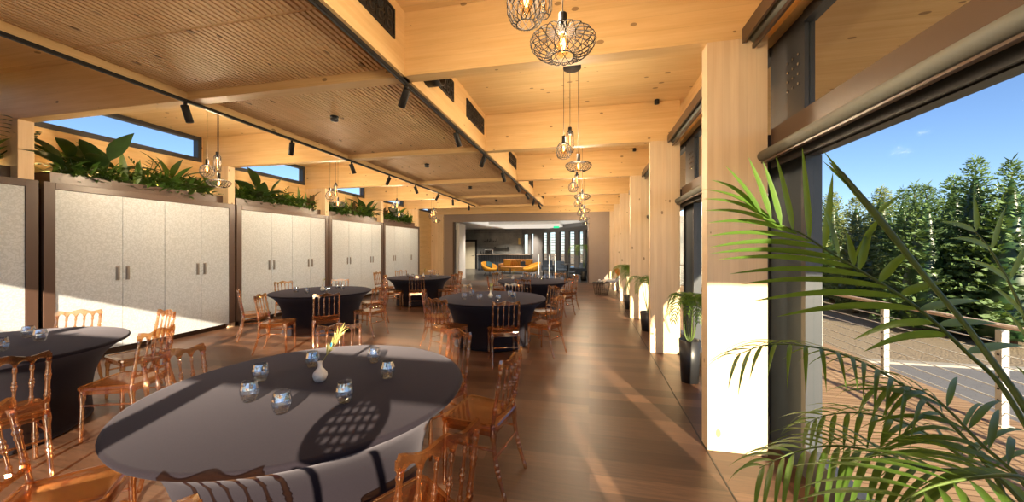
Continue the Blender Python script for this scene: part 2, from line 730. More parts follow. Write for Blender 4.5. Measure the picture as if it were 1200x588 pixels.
# window wall on the right: timber band, then a window or a door in each bay
WX0, WX1 = 1.47, 1.55
struct(MB().box(1.40, WX1, YB, YE, 3.26, ZC).build('wall_right', M['timber_y']))
struct(MB().box(WX1, 3.5, -2.15, YE, 3.36, 3.5).build('roof_overhang', M['roof']))


def handle_pull(y, parent, mat):
    m = MB()
    m.tube([(1.465, y, 0.85), (1.41, y, 0.85), (1.41, y, 1.2), (1.465, y, 1.2)], 0.012, 8)
    return m.build('door_handle', mat, parent)


dn = 0
for k in range(-1, len(beams_y) - 1):
    y = YB - BT if k < 0 else beams_y[k]
    a, b = (YB, beams_y[0] - .20) if k < 0 else (y + .27, y + PX - .20)
    fixed = (k <= 0)
    if fixed:
        wi += 1
        w = sgroup('window_%d' % wi)
    else:
        dn += 1
        w = sgroup('door_%d' % dn)
    ya, yb_ = (YB, b) if k < 0 else (y + BT, y + PX)
    MB().box(1.36, WX1, ya, yb_, 2.34, 2.50).build('transom', M['brown_metal'], w)
    fr = MB()
    x0, x1 = WX0, WX1
    fr.box(x0, x1, a, b, 0, 0.20)
    fr.box(x0, x1, a, b, 2.235, 2.34)
    fr.box(x0, x1, a, b, 3.18, 3.26)
    fr.box(x0 - .01, x1 + .01, b - .05, b, 0.20, 2.235)
    fr.box(x0 - .01, x1 + .01, a, a + (.22 if k < 0 else .05), 0.20, 2.235)
    cm_ = (a + b) / 2
    if not fixed:
        fr.box(x0, x1, cm_ - .05, cm_ + .05, 0.20, 2.235)
    fr.build('window_frame' if fixed else 'door_frame', M['anthracite'], w)
    if fixed:
        MB().box(1.506, 1.514, a + .05, b - .05, 0.20, 2.235).build('window_pane', M['pane'], w)
    else:
        MB().box(1.506, 1.514, a + .05, cm_ - .05, 0.20, 2.235).build('door_pane', M['pane'], w)
        MB().box(1.506, 1.514, cm_ + .05, b - .05, 0.20, 2.235).build('door_pane', M['pane'], w)
        handle_pull(cm_ - 0.12, w, M['chrome'])
        handle_pull(cm_ + 0.12, w, M['chrome'])
    MB().box(1.506, 1.514, a, b, 2.5, 3.18).build('upper_pane', M['pane'], w)
    if k >= 0:
        # wide stile behind the column, black steel plate with bolts above the transom
        MB().box(1.48, 1.545, y - .20, y + .27, 0, 2.34).build('stile', M['grey_frame'], w)
        MB().box(1.48, 1.545, y - .20, y + .27, 2.5, 3.26).build('steel_plate', M['anthracite'], w)
        pl = MB()
        for i in range(3):
            for j in range(4):
                m_ = MB().lathe([(0.010, 0), (0.010, 0.012), (0.0, 0.014)], n=8)
                m_.shift(Matrix.Translation((1.48, y - .14 + 0.07 * i, 2.78 + 0.07 * j)) @ Matrix.Rotation(-PI / 2, 4, 'Y'))
                pl.add(m_.v, m_.f)
        pl.build('bolt_heads', M['chrome'], w)

# back wall with tall glazing behind the camera, low evening sun comes through it
bw = sgroup('wall_back')
m = MB()
yb0, yb1 = YB - 0.14, YB
m.box(0.62, 1.56, yb0, yb1, 0, ZC)
m.box(XL, 0.62, yb0, yb1, 2.27, 2.50)
m.box(XL, 0.62, yb0, yb1, 3.12, ZC)
m.box(XL, 0.62, yb0, yb1, 0, 0.10)
for xx in (-1.05, -3.7, -6.4):
    m.box(xx, xx + 0.14, yb0, yb1, 0, ZC)
m.box(XL - 0.2, XL + 0.05, yb0, yb1, 0, ZC)
m.build('back_frame', M['anthracite'], bw)
# far wall, taupe, with the wide opening to the lounge
OX0, OX1, OZ = -6.55, 0.0, 2.86
m = MB()
m.box(-7.5, OX0, YE, YE + 0.2, 0, ZB + 0.02)
m.box(OX1, 1.0, YE, YE + 0.2, 0, ZB + 0.02)
m.box(OX0, OX1, YE, YE + 0.2, OZ, ZB + 0.02)
struct(m.build('wall_far', M['endwall']))
m = MB()
m.box(XL, -7.5, YE - 0.05, YE + 0.2, 0, ZC)
m.box(1.0, 1.5, YE - 0.05, YE + 0.2, 0, ZC)
m.box(-7.5, 1.0, YE, YE + 0.2, ZB + 0.02, ZC)
struct(m.build('wall_far', M['timber_x']))
m = MB()
m.box(OX0, OX0 + 0.05, YE - 0.03, YE + 0.2, 0, OZ)
m.box(OX1 - 0.06, OX1, YE - 0.03, YE + 0.2, 0, OZ)
struct(m.build('trim_2', M['brown_metal']))
# folded white partition leaf at the left jamb
m = MB()
m.box(OX0 + 0.07, OX0 + 0.14, YE + 0.25, YE + 1.15, 0, 2.82)
m.box(OX0 + 0.16, OX0 + 0.23, YE + 0.25, YE + 1.15, 0, 2.82)
tag(m.build('folding_partition', M['white']), 'white folding wall panels stacked at the left jamb of the lounge opening', 'partition')

# dropped slatted ceiling between the tracks
XS0, XS1 = -4.31, -1.75
sl = sgroup('ceiling_slatted')
for k, y in enumerate(beams_y[:5]):
    a, b = y + BT, y + PX
    if k == 0:
        a = 0.4
    n = 3
    for j in range(n):
        s0 = a + (b - a) * j / n + (0.012 if j else 0)
        s1 = a + (b - a) * (j + 1) / n - 0.012
        mm = MB()
        q = XS0 + 0.02
        while q < XS1 - 0.04:
            mm.box(q, q + 0.030, s0, s1, 3.30, 3.335)
            q += 0.05
        mm.build('slat_panel', M['slat'], sl)
        if j:
            MB().box(XS0 + .01, XS1 - .01, s0 - .024, s0, 3.306, 3.335).build('batten', M['timber_x'], sl)
    MB().box(XS0, XS1, a, b, 3.337, 3.36).build('backing_board', M['slat_back'], sl)
yend = beams_y[5]
struct(MB().box(-1.745, -1.70, YB, yend, ZB, ZC).build('fascia_board', M['timber_y']))
struct(MB().box(-4.36, -4.315, YB, yend, ZB, ZC).build('fascia_board', M['timber_y']))

# ------------------------------------------------------------------ lounge beyond the opening (structure)
LC = 2.98
struct(MB().box(-16, 6, YE + 0.0, 32, -0.12, -0.001).build('floor_lounge', M['lounge_floor']))
LB = 25.6   # back wall
m = MB()
m.box(-16, 6, YE + 0.2, 32, LC, LC + 0.2)
struct(m.build('ceiling_lounge', M['white']))
m = MB()
c0, c1 = plane_y(583, 275, 22.0), plane_y(652, 275, 19.0)
m.box(-5.3, -1.5, 18.6, 22.6, LC - 0.16, LC - 0.001)
struct(m.build('ceiling_coffer', M['white'], bevel=0.02))
m = MB()
bx0 = -16
bx1 = plane_y(612, 290, LB).x
m.box(bx0, bx1, LB, LB + 0.2, 0, LC)
struct(m.build('wall_lounge', M['concrete']))
m = MB()
m.box(-16, -15.8, YE, 32, 0, LC)
m.box(-16, XL - 0.2, YE + 0.1, YE + 0.25, 0, LC)
m.box(1.4, 6, YE + 0.1, YE + 0.25, 0, LC)
struct(m.build('wall_lounge', M['concrete']))

M['pier'] = plain('grey_pier', (0.13, 0.125, 0.125), 0.6)
for lx_, ly_ in ((-3.4, 20.6),):
    L = bpy.data.lights.new('cove_light', 'AREA')
    L.shape = 'RECTANGLE'
    L.size, L.size_y = 6.0, 4.5
    L.energy = 42
    L.color = (1.0, .93, .82)
    lo = bpy.data.objects.new('cove_light', L)
    COL.objects.link(lo)
    lo.location = (lx_, ly_, LC - .22)
    lo.rotation_euler = (PI, 0, 0)
# lounge glazing: dark piers with louvred windows between them, on a slanting line
p0 = plane_y(612, 290, LB)
p1 = plane_y(692, 290, 19.2)
dv = Vector((p1.x - p0.x, p1.y - p0.y, 0))
LW = dv.length
dv.normalize()
nv = Vector((-dv.y, dv.x, 0))


def on_line(px):
    k = (px - HX) / F
    best, bt = 1e9, 0
    for i in range(801):
        tt = LW * i / 800
        q = p0 + dv * tt
        d = -q.x * SS + q.y * CC
        r = q.x * CC + q.y * SS
        e = abs(r / d - k)
        if e < best:
            best, bt = e, tt
    return bt


def slab(mb, t0, t1, z0, z1, th=0.15, off=0.0):
    a, b = p0 + dv * t0 + nv * off, p0 + dv * t1 + nv * off
    vs = [a, b, b + nv * th, a + nv * th]
    return mb.add([(q.x, q.y, z) for z in (z0, z1) for q in vs],
                  [(0, 1, 2, 3), (4, 7, 6, 5), (0, 4, 5, 1), (1, 5, 6, 2), (2, 6, 7, 3), (3, 7, 4, 0)])


gl = [(613, 618.5), (621.5, 625), (635.5, 640.5), (643, 650.5), (655, 661.5), (666, 673), (677.5, 683), (686, 690)]
m = MB()
prev = 0.0
for a, b in gl:
    t0, t1 = on_line(a), on_line(b)
    slab(m, prev, t0, 0, LC)
    slab(m, t0, t1, 0, 0.25)
    slab(m, t0, t1, 2.55, LC)
    prev = t1
slab(m, prev, LW + 1.5, 0, LC)
struct(m.build('wall_lounge', M['pier']))
for i, (a, b) in enumerate(gl):
    t0, t1 = on_line(a), on_line(b)
    wi += 1
    w = sgroup('window_%d' % wi)
    slab(MB(), t0, t1, 0.25, 2.55, 0.01, 0.07).build('window_pane', M['pane'], w)
    if i >= 2:
        lv = MB()
        z = 0.35
        while z < 2.5:
            slab(lv, t0, t1, z, z + 0.035, 0.10, 0.18)
            z += 0.17
        lv.build('louvres', M['white'], w)

# ------------------------------------------------------------------ outside
struct(MB().box(-40, 80, -40, 120, -0.62, -0.42).build('ground', M['gravel']))
struct(MB().box(1.56, 3.95, -6, 20, -0.25, -0.04).build('deck', M['deck']))
struct(MB().box(3.95, 16, -6, 7.0, -0.42, -0.30).build('path', M['asphalt']))
struct(MB().box(3.95, 16, 7.0, 7.16, -0.42, -0.27).build('kerb', M['kerb']))

RX = 3.72
rl = thing('cable_railing', 'steel post and cable railing along the outer edge of the timber deck', 'railing', (RX, 0, -0.04))
post_y = [1.5 + 1.33 * i for i in range(12)]
for y in post_y:
    pm = MB()
    pm.box(-0.028, 0.028, y - 0.028, y + 0.028, 0, 0.88)
    pm.box(-0.05, 0.05, y - 0.05, y + 0.05, 0, 0.012)
    po = pm.build('post', M['post'], rl)
    hm = MB()
    for i in range(7):
        mm = MB().lathe([(0.010, 0), (0.010, 0.004)], n=8)
        mm.shift(Matrix.Translation((-0.029, y, 0.13 + 0.105 * i)) @ Matrix.Rotation(-PI / 2, 4, 'Y'))
        hm.add(mm.v, mm.f)
    hm.build('cable_ferrules', M['black'], po)
for i in range(7):
    MB().tube([(0, 0.0, 0.13 + 0.105 * i), (0, 17, 0.13 + 0.105 * i)], 0.006, 6).build('cable', M['cable'], rl)
MB().tube([(0, 0.0, 0.92), (0, 17, 0.92)], 0.022, 10).build('handrail', M['rail'], rl)


def conifer_mesh(seed, H, R):
    rnd = random.Random(seed)
    m = MB()
    nb = 300
    for i in range(nb):
        t = (i + rnd.random()) / nb
        z = 0.15 + (H - 0.2) * t ** 0.92
        L = R * (1 - t) ** 0.72 * rnd.uniform(0.72, 1.12) + 0.12
        az = i * 2.39996 + rnd.uniform(-.3, .3)
        el = rnd.uniform(0.15, 0.55) + 0.35 * t
        d = Vector((math.cos(az) * math.cos(el), math.sin(az) * math.cos(el), math.sin(el)))
        side = d.cross(Vector((0, 0, 1))).normalized()
        nrm = side.cross(d)
        o = Vector((0, 0, z))
        nt = max(7, int(22 * L / R))
        for j in range(nt):
            s = 0.30 + 0.70 * (j + rnd.random()) / nt
            b = o + d * (L * s) + Vector((0, 0, -0.18 * L * s * s)) + nrm * rnd.uniform(-.05, .05)
            sg = 1 if j % 2 else -1
            tl = (0.13 + 0.17 * (1 - s)) * rnd.uniform(0.7, 1.25) * (0.45 + 0.6 * (1 - t))
            td = (d * 0.75 + side * sg * rnd.uniform(0.4, 1.1) + nrm * rnd.uniform(-.35, .35)).normalized()
            w = tl * 0.20
            n2 = td.cross(nrm).normalized() if rnd.random() < 0.6 else nrm
            p = b
            e1 = b + td * tl
            mid = b + td * tl * 0.45
            m.add([p, mid + n2 * w, e1, mid - n2 * w], [(0, 1, 2, 3)])
    # leader
    for j in range(10):
        z = H - 0.4 + 0.05 * j
        a = j * 2.4
        td = Vector((math.cos(a) * .6, math.sin(a) * .6, 0.8))
        b = Vector((0, 0, z))
        m.add([b, b + td * .08 + Vector((0.02, 0, 0)), b + td * 0.2, b + td * .08 - Vector((0.02, 0, 0))], [(0, 1, 2, 3)])
    return m


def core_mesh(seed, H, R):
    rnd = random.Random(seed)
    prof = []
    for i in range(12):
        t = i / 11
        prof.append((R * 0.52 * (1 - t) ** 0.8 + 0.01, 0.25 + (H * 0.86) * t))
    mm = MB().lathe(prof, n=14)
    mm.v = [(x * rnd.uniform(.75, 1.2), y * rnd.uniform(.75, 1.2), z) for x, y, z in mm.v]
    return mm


protos = []
for i, (H, R) in enumerate([(4.3, 1.15), (4.6, 1.0), (4.0, 1.3)]):
    t_ = thing('conifer', 'conifer', 'tree', (0, 0, -50))
    conifer_mesh(i + 3, H, R).build('foliage', M['conifer'], t_, recalc=False)
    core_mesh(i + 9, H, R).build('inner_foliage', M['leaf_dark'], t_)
    MB().tube([(0, 0, -0.05), (0.02, 0, H * .5), (0, 0, H * 0.95)], [0.09, 0.05, 0.01], 8).build('trunk', M['trunk'], t_)
    protos.append((t_, H))
# (pixel of the tip, depth)
trees = [(1186, 190, 7.3, 0, 'dark conifer with its tip near the right edge of the picture'),
         (1143, 186, 8.0, 1, 'tallest pointed conifer in the hedge row, above the grey paving'),
         (1118, 208, 8.9, 2, 'conifer just left of the tallest one, its top lower and narrower'),
         (1086, 219, 8.4, 0, 'bushy conifer behind the gravel strip, right of the paired thin tips'),
         (1072, 217, 9.4, 1, 'slim conifer tip of the close pair in the middle of the hedge row'),
         (1058, 222, 11.5, 1, 'small distant conifer tip left of the close pair'),
         (1033, 221, 12.5, 2, 'far pale conifer crossed by the bare palm stalk'),
         (1003, 232, 11.0, 0, 'sunlit olive conifer behind the railing, right of the window mullion'),
         (975, 226, 13.0, 2, 'sunlit olive conifer nearest the window mullion'),
         (1215, 215, 7.8, 2, 'conifer cut by the right edge of the picture'),
         (955, 236, 16.0, 1, 'farthest conifer, seen beside the grey window stile'),
         (1020, 250, 15.0, 0, 'low far conifer filling the gap behind the railing posts'),
         (1100, 245, 10.5, 2, 'conifer filling the gap behind the front hedge row')]
used = set()
for px, py, d, kind, lab in trees:
    p = at(px, py, d)
    base, H = protos[kind]
    if kind in used:
        o = copy_tree(base)
    else:
        o = base
        used.add(kind)
    o.location = (p.x, p.y, -0.45)
    o.rotation_euler = (0, 0, random.uniform(0, 6.28))
    sc = (p.z + 0.45) / H
    o.scale = (sc * random.uniform(1.0, 1.12), sc * random.uniform(1.0, 1.12), sc)
    tag(o, lab, 'tree', 'conifers in the hedge beyond the deck')
    if px in (1003, 975, 955, 1033):
        for ch in o.children:
            if ch.name.startswith('foliage'):
                ch.data = ch.data.copy()
                ch.data.materials[0] = M['conifer_sunlit']
# dense hedge mass further back closes the horizon
hm = MB()
rnd = random.Random(5)
for i in range(9000):
    x = rnd.uniform(5, 60)
    y = 13.5 + (x - 5) * -0.06 + rnd.uniform(0, 3.5)
    if x < 12:
        y += 5
    z = rnd.uniform(-0.4, 2.1)
    b = Vector((x, y, z))
    td = Vector((rnd.uniform(-1, 1), rnd.uniform(-1, .2), rnd.uniform(-.2, 1))).normalized()
    n2 = Vector((rnd.uniform(-1, 1), rnd.uniform(-1, 1), rnd.uniform(-1, 1))).normalized()
    l = rnd.uniform(.25, .6)
    hm.add([b, b + td * l * .5 + n2 * .1, b + td * l, b + td * l * .5 - n2 * .1], [(0, 1, 2, 3)])
tag(hm.build('hedge_foliage', M['conifer'], recalc=False), 'dense dark green hedge closing the view behind the conifers', 'hedge', kind='stuff')

# ------------------------------------------------------------------ cabinets with planters
CX = -6.97


def cabinet(y0, y1, label, splits):
    t = thing('cabinet', label, 'cabinet', (CX, y0, 0), 0, 'storage cabinets along the left wall')
    W = y1 - y0
    b = MB()
    b.box(-0.60, -0.05, 0.14, W - 0.06, 0.11, 2.40)
    b.box(-0.55, -0.12, 0.14, W - 0.06, 0.0, 0.11)
    b.build('carcass', M['dark_gap'], t)
    f = MB()
    fw = 0.12
    f.box(-0.05, 0.0, 0.012, fw, 0.10, 2.47)
    f.box(-0.05, 0.0, W - fw, W - 0.012, 0.10, 2.47)
    f.box(-0.05, 0.0, fw, W - fw, 2.38, 2.47)
    f.box(-0.60, -0.05, 0.14, W - 0.06, 2.40, 2.47)
    f.build('frame', M['cabframe'], t, bevel=0.004)
    ys = [fw] + [fw + (W - 2 * fw) * s for s in splits] + [W - fw]
    n = len(ys) - 1
    for i in range(n):
        d = MB().box(-0.045, -0.012, ys[i] + 0.003, ys[i + 1] - 0.003, 0.10, 2.376).build('door', M['door'], t)
        hy = ys[i + 1] - 0.075 if i % 2 == 0 else ys[i] + 0.045
        h = MB()
        h.box(-0.012, 0.006, hy, hy + 0.03, 1.12, 1.30)
        h.box(-0.012, -0.004, hy - 0.008, hy + 0.038, 1.105, 1.315)
        h.build('handle', M['handle'], d, bevel=0.002)
    return t


cabs = [(0.56, 3.24, 'pale cabinet cut by the left edge of the photo', (.25, .5, .75)),
        (3.26, 5.86, 'four-door pale cabinet with the bright curved reflection, behind the left table', (.30, .535, .78)),
        (5.88, 8.50, 'pale cabinet behind the table with the peacock-free vase, third along the wall', (.30, .54, .78)),
        (8.52, 11.16, 'pale cabinet fourth along the left wall, counting from the camera', (.30, .54, .78)),
        (11.18, 13.88, 'last pale cabinet of the row, next to the taupe end wall', (.25, .5, .75))]
cabs[2] = (5.88, 8.50, 'pale cabinet directly behind the round table near the wall, third of the row', (.30, .54, .78))
for c in cabs:
    cabinet(*c)
    y0, y1 = c[0] + 0.2, c[1] - 0.1
for i, (c, lab) in enumerate(zip(cabs, ['planter trough on the cabinet at the left edge', 'planter trough on the cabinet below the largest clerestory window',
                                        'planter trough on the third cabinet, behind the first wall pendants', 'planter trough on the fourth cabinet of the row',
                                        'planter trough on the last cabinet by the end wall'])):
    t = thing('planter_box', lab, 'planter', (-7.36, (c[0] + c[1]) / 2 + .04, 2.47), 0, 'planter troughs on the cabinets')
    hw = (c[1] - c[0]) / 2 - .12
    m = MB()
    m.box(-0.20, 0.20, -hw, hw, 0, 0.02)
    m.box(-0.20, -0.18, -hw, hw, 0.02, 0.16)
    m.box(0.18, 0.20, -hw, hw, 0.02, 0.16)
    m.box(-0.18, 0.18, -hw, -hw + .02, 0.02, 0.16)
    m.box(-0.18, 0.18, hw - .02, hw, 0.02, 0.16)
    m.build('trough', M['cabframe'], t)
    MB().box(-0.18, 0.18, -hw + .02, hw - .02, 0.02, 0.12).build('soil', M['soil'], t)
    # warm light strip along the back of the trough
    lt = bpy.data.lights.new('strip_light', 'AREA')
    lt.shape = 'RECTANGLE'
    lt.size, lt.size_y = 0.03, hw * 1.9
    lt.energy = STRIP_W
    lt.color = (1.0, 0.62, 0.28)
    lo = bpy.data.objects.new('strip_light', lt)
    COL.objects.link(lo)
    lo.parent = t
    lo.location = (-0.17, 0, 0.15)
    lo.rotation_euler = (PI, 0.35, 0)


def off_wall(m, lx):
    c = XL + .02 - lx
    m.v = [((2 * c - x) if x < c else x, y, z) for x, y, z in m.v]
    return m


def big_leaf_plant(rnd, n, L, W, mat, parent, spread=0.9, z0=0.0, name='leaf_cluster', notch=False):
    m = MB()
    for i in range(n):
        az = rnd.uniform(0, 2 * PI)
        el = rnd.uniform(0.55, 1.35)
        d = Vector((math.cos(az) * math.cos(el) * spread, math.sin(az) * math.cos(el), math.sin(el)))
        l = L * rnd.uniform(.7, 1.15)
        s = l * rnd.uniform(0.35, 0.7)
        base = Vector((0, 0, z0))
        tip = base + d.normalized() * s
        m.tube([base, base.lerp(tip, .5) + Vector((0, 0, .02)), tip], 0.006, 5)
        m.leaf(tip, d + Vector((0, 0, -.25)), (0, 0, 1), l, W * rnd.uniform(.8, 1.15), rnd.uniform(.5, 1.3), 7, .22, .75, rnd.uniform(-.4, .4))
    return off_wall(m, parent.location.x).build(name, mat, parent, recalc=False)


def pinnate(rnd, n, L, mat, parent, name='frond_cluster'):
    m = MB()
    for i in range(n):
        az = rnd.uniform(0, 2 * PI)
        el = rnd.uniform(0.7, 1.4)
        d = Vector((math.cos(az) * math.cos(el), math.sin(az) * math.cos(el), math.sin(el)))
        p = Vector((0, 0, 0))
        pts = [p.copy()]
        cur = d.copy()
        for j in range(10):
            cur = (cur + Vector((0, 0, -.09))).normalized()
            p = p + cur * L / 10
            pts.append(p.copy())
        m.tube(pts, 0.004, 4)
        for j in range(2, 11):
            t = pts[j] - pts[j - 1]
            s = t.cross(Vector((0, 0, 1))).normalized()
            ll = L * 0.36 * math.sin(PI * min(1, (j + .5) / 11.5))
            for sg in (-1, 1):
                m.leaf(pts[j], s * sg + t.normalized() * .7, (0, 0, 1), ll, 0.022, .3, 3, .1, .6)
    return off_wall(m, parent.location.x).build(name, mat, parent, recalc=False)


bay_names = ['above the left-edge cabinet', 'under the largest clerestory window', 'above the third cabinet',
             'above the fourth cabinet', 'above the last cabinet']
rnd = random.Random(21)
kinds = ['broad', 'paddle', 'fern', 'round', 'spear', 'bronze', 'bush']
for bi, c in enumerate(cabs):
    y0, y1 = c[0] + .25, c[1] - .2
    # dense small-leaved undergrowth
    m = MB()
    N = 900
    for i in range(N):
        b = Vector((-7.36 + rnd.gauss(0.03, .12), rnd.uniform(y0 - .02, y1 - .06), 2.50 + rnd.uniform(0.04, .30)))
        if b.x > -7.03:
            b.z = max(b.z, 2.56)
        az = rnd.uniform(0, 6.28)
        el = rnd.uniform(.1, 1.2)
        d = Vector((math.cos(az) * math.cos(el), math.sin(az) * math.cos(el), math.sin(el)))
        m.leaf(b, d, (0, 0, 1), rnd.uniform(.12, .27), rnd.uniform(.04, .09), rnd.uniform(.2, .9), 3, .2, .7)
    off_wall(m, 0)
    tag(m.build('undergrowth_foliage', M['leaf_mid'], recalc=False),
        'low tangle of small green leaves in the planter ' + bay_names[bi], 'foliage', kind='stuff')
    n = 7
    for i in range(n):
        y = y0 + (y1 - y0) * (i + .5) / n + rnd.uniform(-.06, .06)
        k = kinds[(i + bi * 3) % 7] if bi != 1 else ['broad', 'broad', 'spear', 'fern', 'paddle', 'bronze', 'round'][i]
        pos = ['first', 'second', 'third', 'fourth', 'fifth', 'sixth', 'seventh'][i]
        desc = {'broad': 'plant with broad dark green leaves', 'paddle': 'plant with upright paddle-shaped leaves',
                'fern': 'fern-like plant with feathered fronds', 'round': 'plant with rounded glossy leaves',
                'spear': 'plant with two tall spear-shaped leaves', 'bronze': 'plant with bronze-tinted leaves',
                'bush': 'bushy light green plant'}[k]
        t = thing('potted_plant', '%s %s, %s from near end' % (desc, bay_names[bi], pos), 'plant',
                  (-7.28 + rnd.uniform(-.05, .08), y, 2.585), 0, 'plants in the planter troughs')
        if k == 'broad':
            big_leaf_plant(rnd, 9, .52, .23, M['leaf_dark'], t, 0.9)
        elif k == 'paddle':
            big_leaf_plant(rnd, 9, .46, .16, M['leaf_mid'], t, .7)
        elif k == 'fern':
            pinnate(rnd, 9, .52, M['leaf_mid'] if i % 2 else M['leaf_dark'], t)
        elif k == 'round':
            big_leaf_plant(rnd, 14, .30, .17, M['leaf_light'], t, 1.0)
        elif k == 'spear':
            m = MB()
            for s in (-1, 1):
                m.leaf((0.02 * s, .05 * s, 0), (0.05, .12 * s, 1), (1, 0, 0), .52 - .06 * s, .11, .05, 7, .3, .8)
            m.build('spear_leaves', M['leaf_light'], t, recalc=False)
        elif k == 'bronze':
            big_leaf_plant(rnd, 9, .38, .13, M['leaf_red'], t, .9)
        else:
            big_leaf_plant(rnd, 20, .28, .10, M['leaf_light'], t, 1.0)
        MB().lathe([(0.05, -0.02), (0.06, 0.012), (0.04, 0.02), (0.0, 0.03)], n=10).build('root_ball', M['soil'], t)
# large leaf hanging into the frame at the left edge
t = thing('potted_plant', 'tall split-leaf plant whose leaf reaches in at the left edge, highest of the greenery', 'plant', (-7.30, 2.9, 2.585))
m = MB()
for a, l, el in ((.3, .5, 1.25), (1.2, .45, .9), (-.6, .5, 1.0), (2.4, .4, .8)):
    d = Vector((math.cos(a) * math.cos(el), math.sin(a) * math.cos(el), math.sin(el)))
    m.tube([(0, 0, 0), tuple(d * .25), tuple(d * .5)], .008, 6)
    for j in range(7):
        s = d.cross(Vector((0, 0, 1))).normalized()
        for sg in (-1, 1):
            m.leaf(d * (.38 + .05 * j), s * sg + d * .4, (0, 0, 1), .16 * math.sin(PI * (j + 1) / 8.5) + .04, .055, .5, 4, .15, .6)
m.build('split_leaves', M['leaf_dark'], t, recalc=False)
MB().lathe([(0.05, -0.02), (0.06, 0.012), (0.0, 0.03)], n=10).build('root_ball', M['soil'], t)

# ------------------------------------------------------------------ tracks, spots, vents, detectors
tl_names = {-1.75: 'right-hand', -4.31: 'left-hand'}


def track(x, y0, y1, label):
    t = thing('lighting_track', label, 'track', (x, y0, 3.19))
    MB().box(-0.018, 0.018, 0, y1 - y0, 0, 0.03).build('rail', M['black'], t)
    MB().box(-0.006, 0.006, 0.01, y1 - y0 - .01, -0.004, 0.0).build('conductor_slot', M['anthracite'], t)
    MB().box(-0.02, 0.02, y1 - y0, y1 - y0 + .03, -0.002, 0.03).build('end_cap', M['black'], t)


track(-1.75, 0.4, 13.6, 'black lighting track along the edge of the slats, below the wall vents')
track(-4.31, 0.4, 13.2, 'black lighting track along the slat edge towards the cabinets')


def make_spot(label, loc, tilt):
    t = thing('track_spotlight', label, 'spotlight', loc, 0, 'spotlights on the ceiling tracks')
    m = MB()
    m.lathe([(0.017, -0.03), (0.017, 0.0)], n=10)
    m.tube([(0, 0, -0.03), (0, 0, -0.055)], 0.007, 8)
    m.build('mount', M['black'], t)
    b = MB().lathe([(0.0, 0.035), (0.034, 0.035), (0.036, 0.03), (0.036, -0.145), (0.030, -0.15), (0.028, -0.13), (0.0, -0.13)], n=20)
    bo = b.build('lamp_head', M['black'], t)
    bo.location = (0, 0, -0.072)
    MB().lathe([(0.0, -0.128), (0.027, -0.128)], n=16, cap=False).build('lens', M['downlight'], bo, recalc=False)
    L = bpy.data.lights.new('spot_beam', 'SPOT')
    L.energy = SPOT_W
    L.spot_size = math.radians(75)
    L.spot_blend = 0.8
    L.shadow_soft_size = 0.03
    L.color = (1.0, 0.90, 0.76)
    lo = bpy.data.objects.new('spot_beam', L)
    COL.objects.link(lo)
    lo.parent = bo
    lo.location = (0, 0, -0.16)
    return t


ordn = ['first', 'second', 'third', 'fourth', 'fifth', 'sixth', 'seventh', 'eighth']
s0 = None
for x, nm, ys, tilts in ((-1.75, 'the track below the vents', [3.2, 4.56, 5.85, 7.22, 8.7, 10.1, 11.5, 12.75],
                          [(0.25, .55), (.45, -.15), (.2, .45), (.4, -.2), (.5, -.4), (.5, -.5), (.2, .3), (.45, -.4)]),
                         (-4.31, 'the track nearer the cabinets', [3.06, 4.49, 5.85, 7.13, 8.35, 9.75, 10.9, 12.5],
                          [(.25, -.1), (.3, .45), (.35, -.2), (.2, .6), (.35, -.2), (.2, .6), (.1, 0), (.1, .1)])):
    for i, (y, (ax, ay)) in enumerate(zip(ys, tilts)):
        lab = 'black cylinder spotlight, %s counting from the camera on %s' % (ordn[i], nm)
        if s0 is None:
            s0 = o = make_spot(lab, (x, y, 3.19), 0)
        else:
            o = copy_tree(s0)
            o.location = (x, y, 3.19)
            o['label'] = lab
        for ch in o.children:
            if ch.name.startswith('lamp_head'):
                ch.rotation_euler = (ax, ay, 0)

# vents on the fascia
def vent(y0, y1, z0, z1, label):
    t = thing('air_vent', label, 'vent', (-1.70, (y0 + y1) / 2, (z0 + z1) / 2), 0, 'black grilles on the ceiling fascia')
    h, v = (y1 - y0) / 2, (z1 - z0) / 2
    m = MB()
    m.box(0, .014, -h, h, -v, -v + .02)
    m.box(0, .014, -h, h, v - .02, v)
    m.box(0, .014, -h, -h + .02, -v, v)
    m.box(0, .014, h - .02, h, -v, v)
    m.build('frame', M['black'], t)
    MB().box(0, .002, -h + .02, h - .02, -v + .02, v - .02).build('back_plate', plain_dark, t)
    g = MB()
    n = max(3, int(round((y1 - y0) / .14)))
    for i in range(n):
        for j in range(2):
            cy = -h + .03 + (2 * h - .06) * (i + .5) / n
            cz = -v + .03 + (2 * v - .06) * (j + .5) / 2
            mm = MB().lathe([(.045, 0), (.045, .012), (.028, .012), (.028, 0)], n=14, cap=False)
            mm.shift(Matrix.Translation((0.002, cy, cz)) @ Matrix.Rotation(PI / 2, 4, 'Y'))
            g.add(mm.v, mm.f, True)
        if i:
            cy = -h + .03 + (2 * h - .06) * i / n
            g.box(0, .012, cy - .006, cy + .006, -v + .02, v - .02)
    g.box(0, .012, -h + .02, h - .02, -.006, .006)
    g.build('nozzle_grid', M['black'], t)


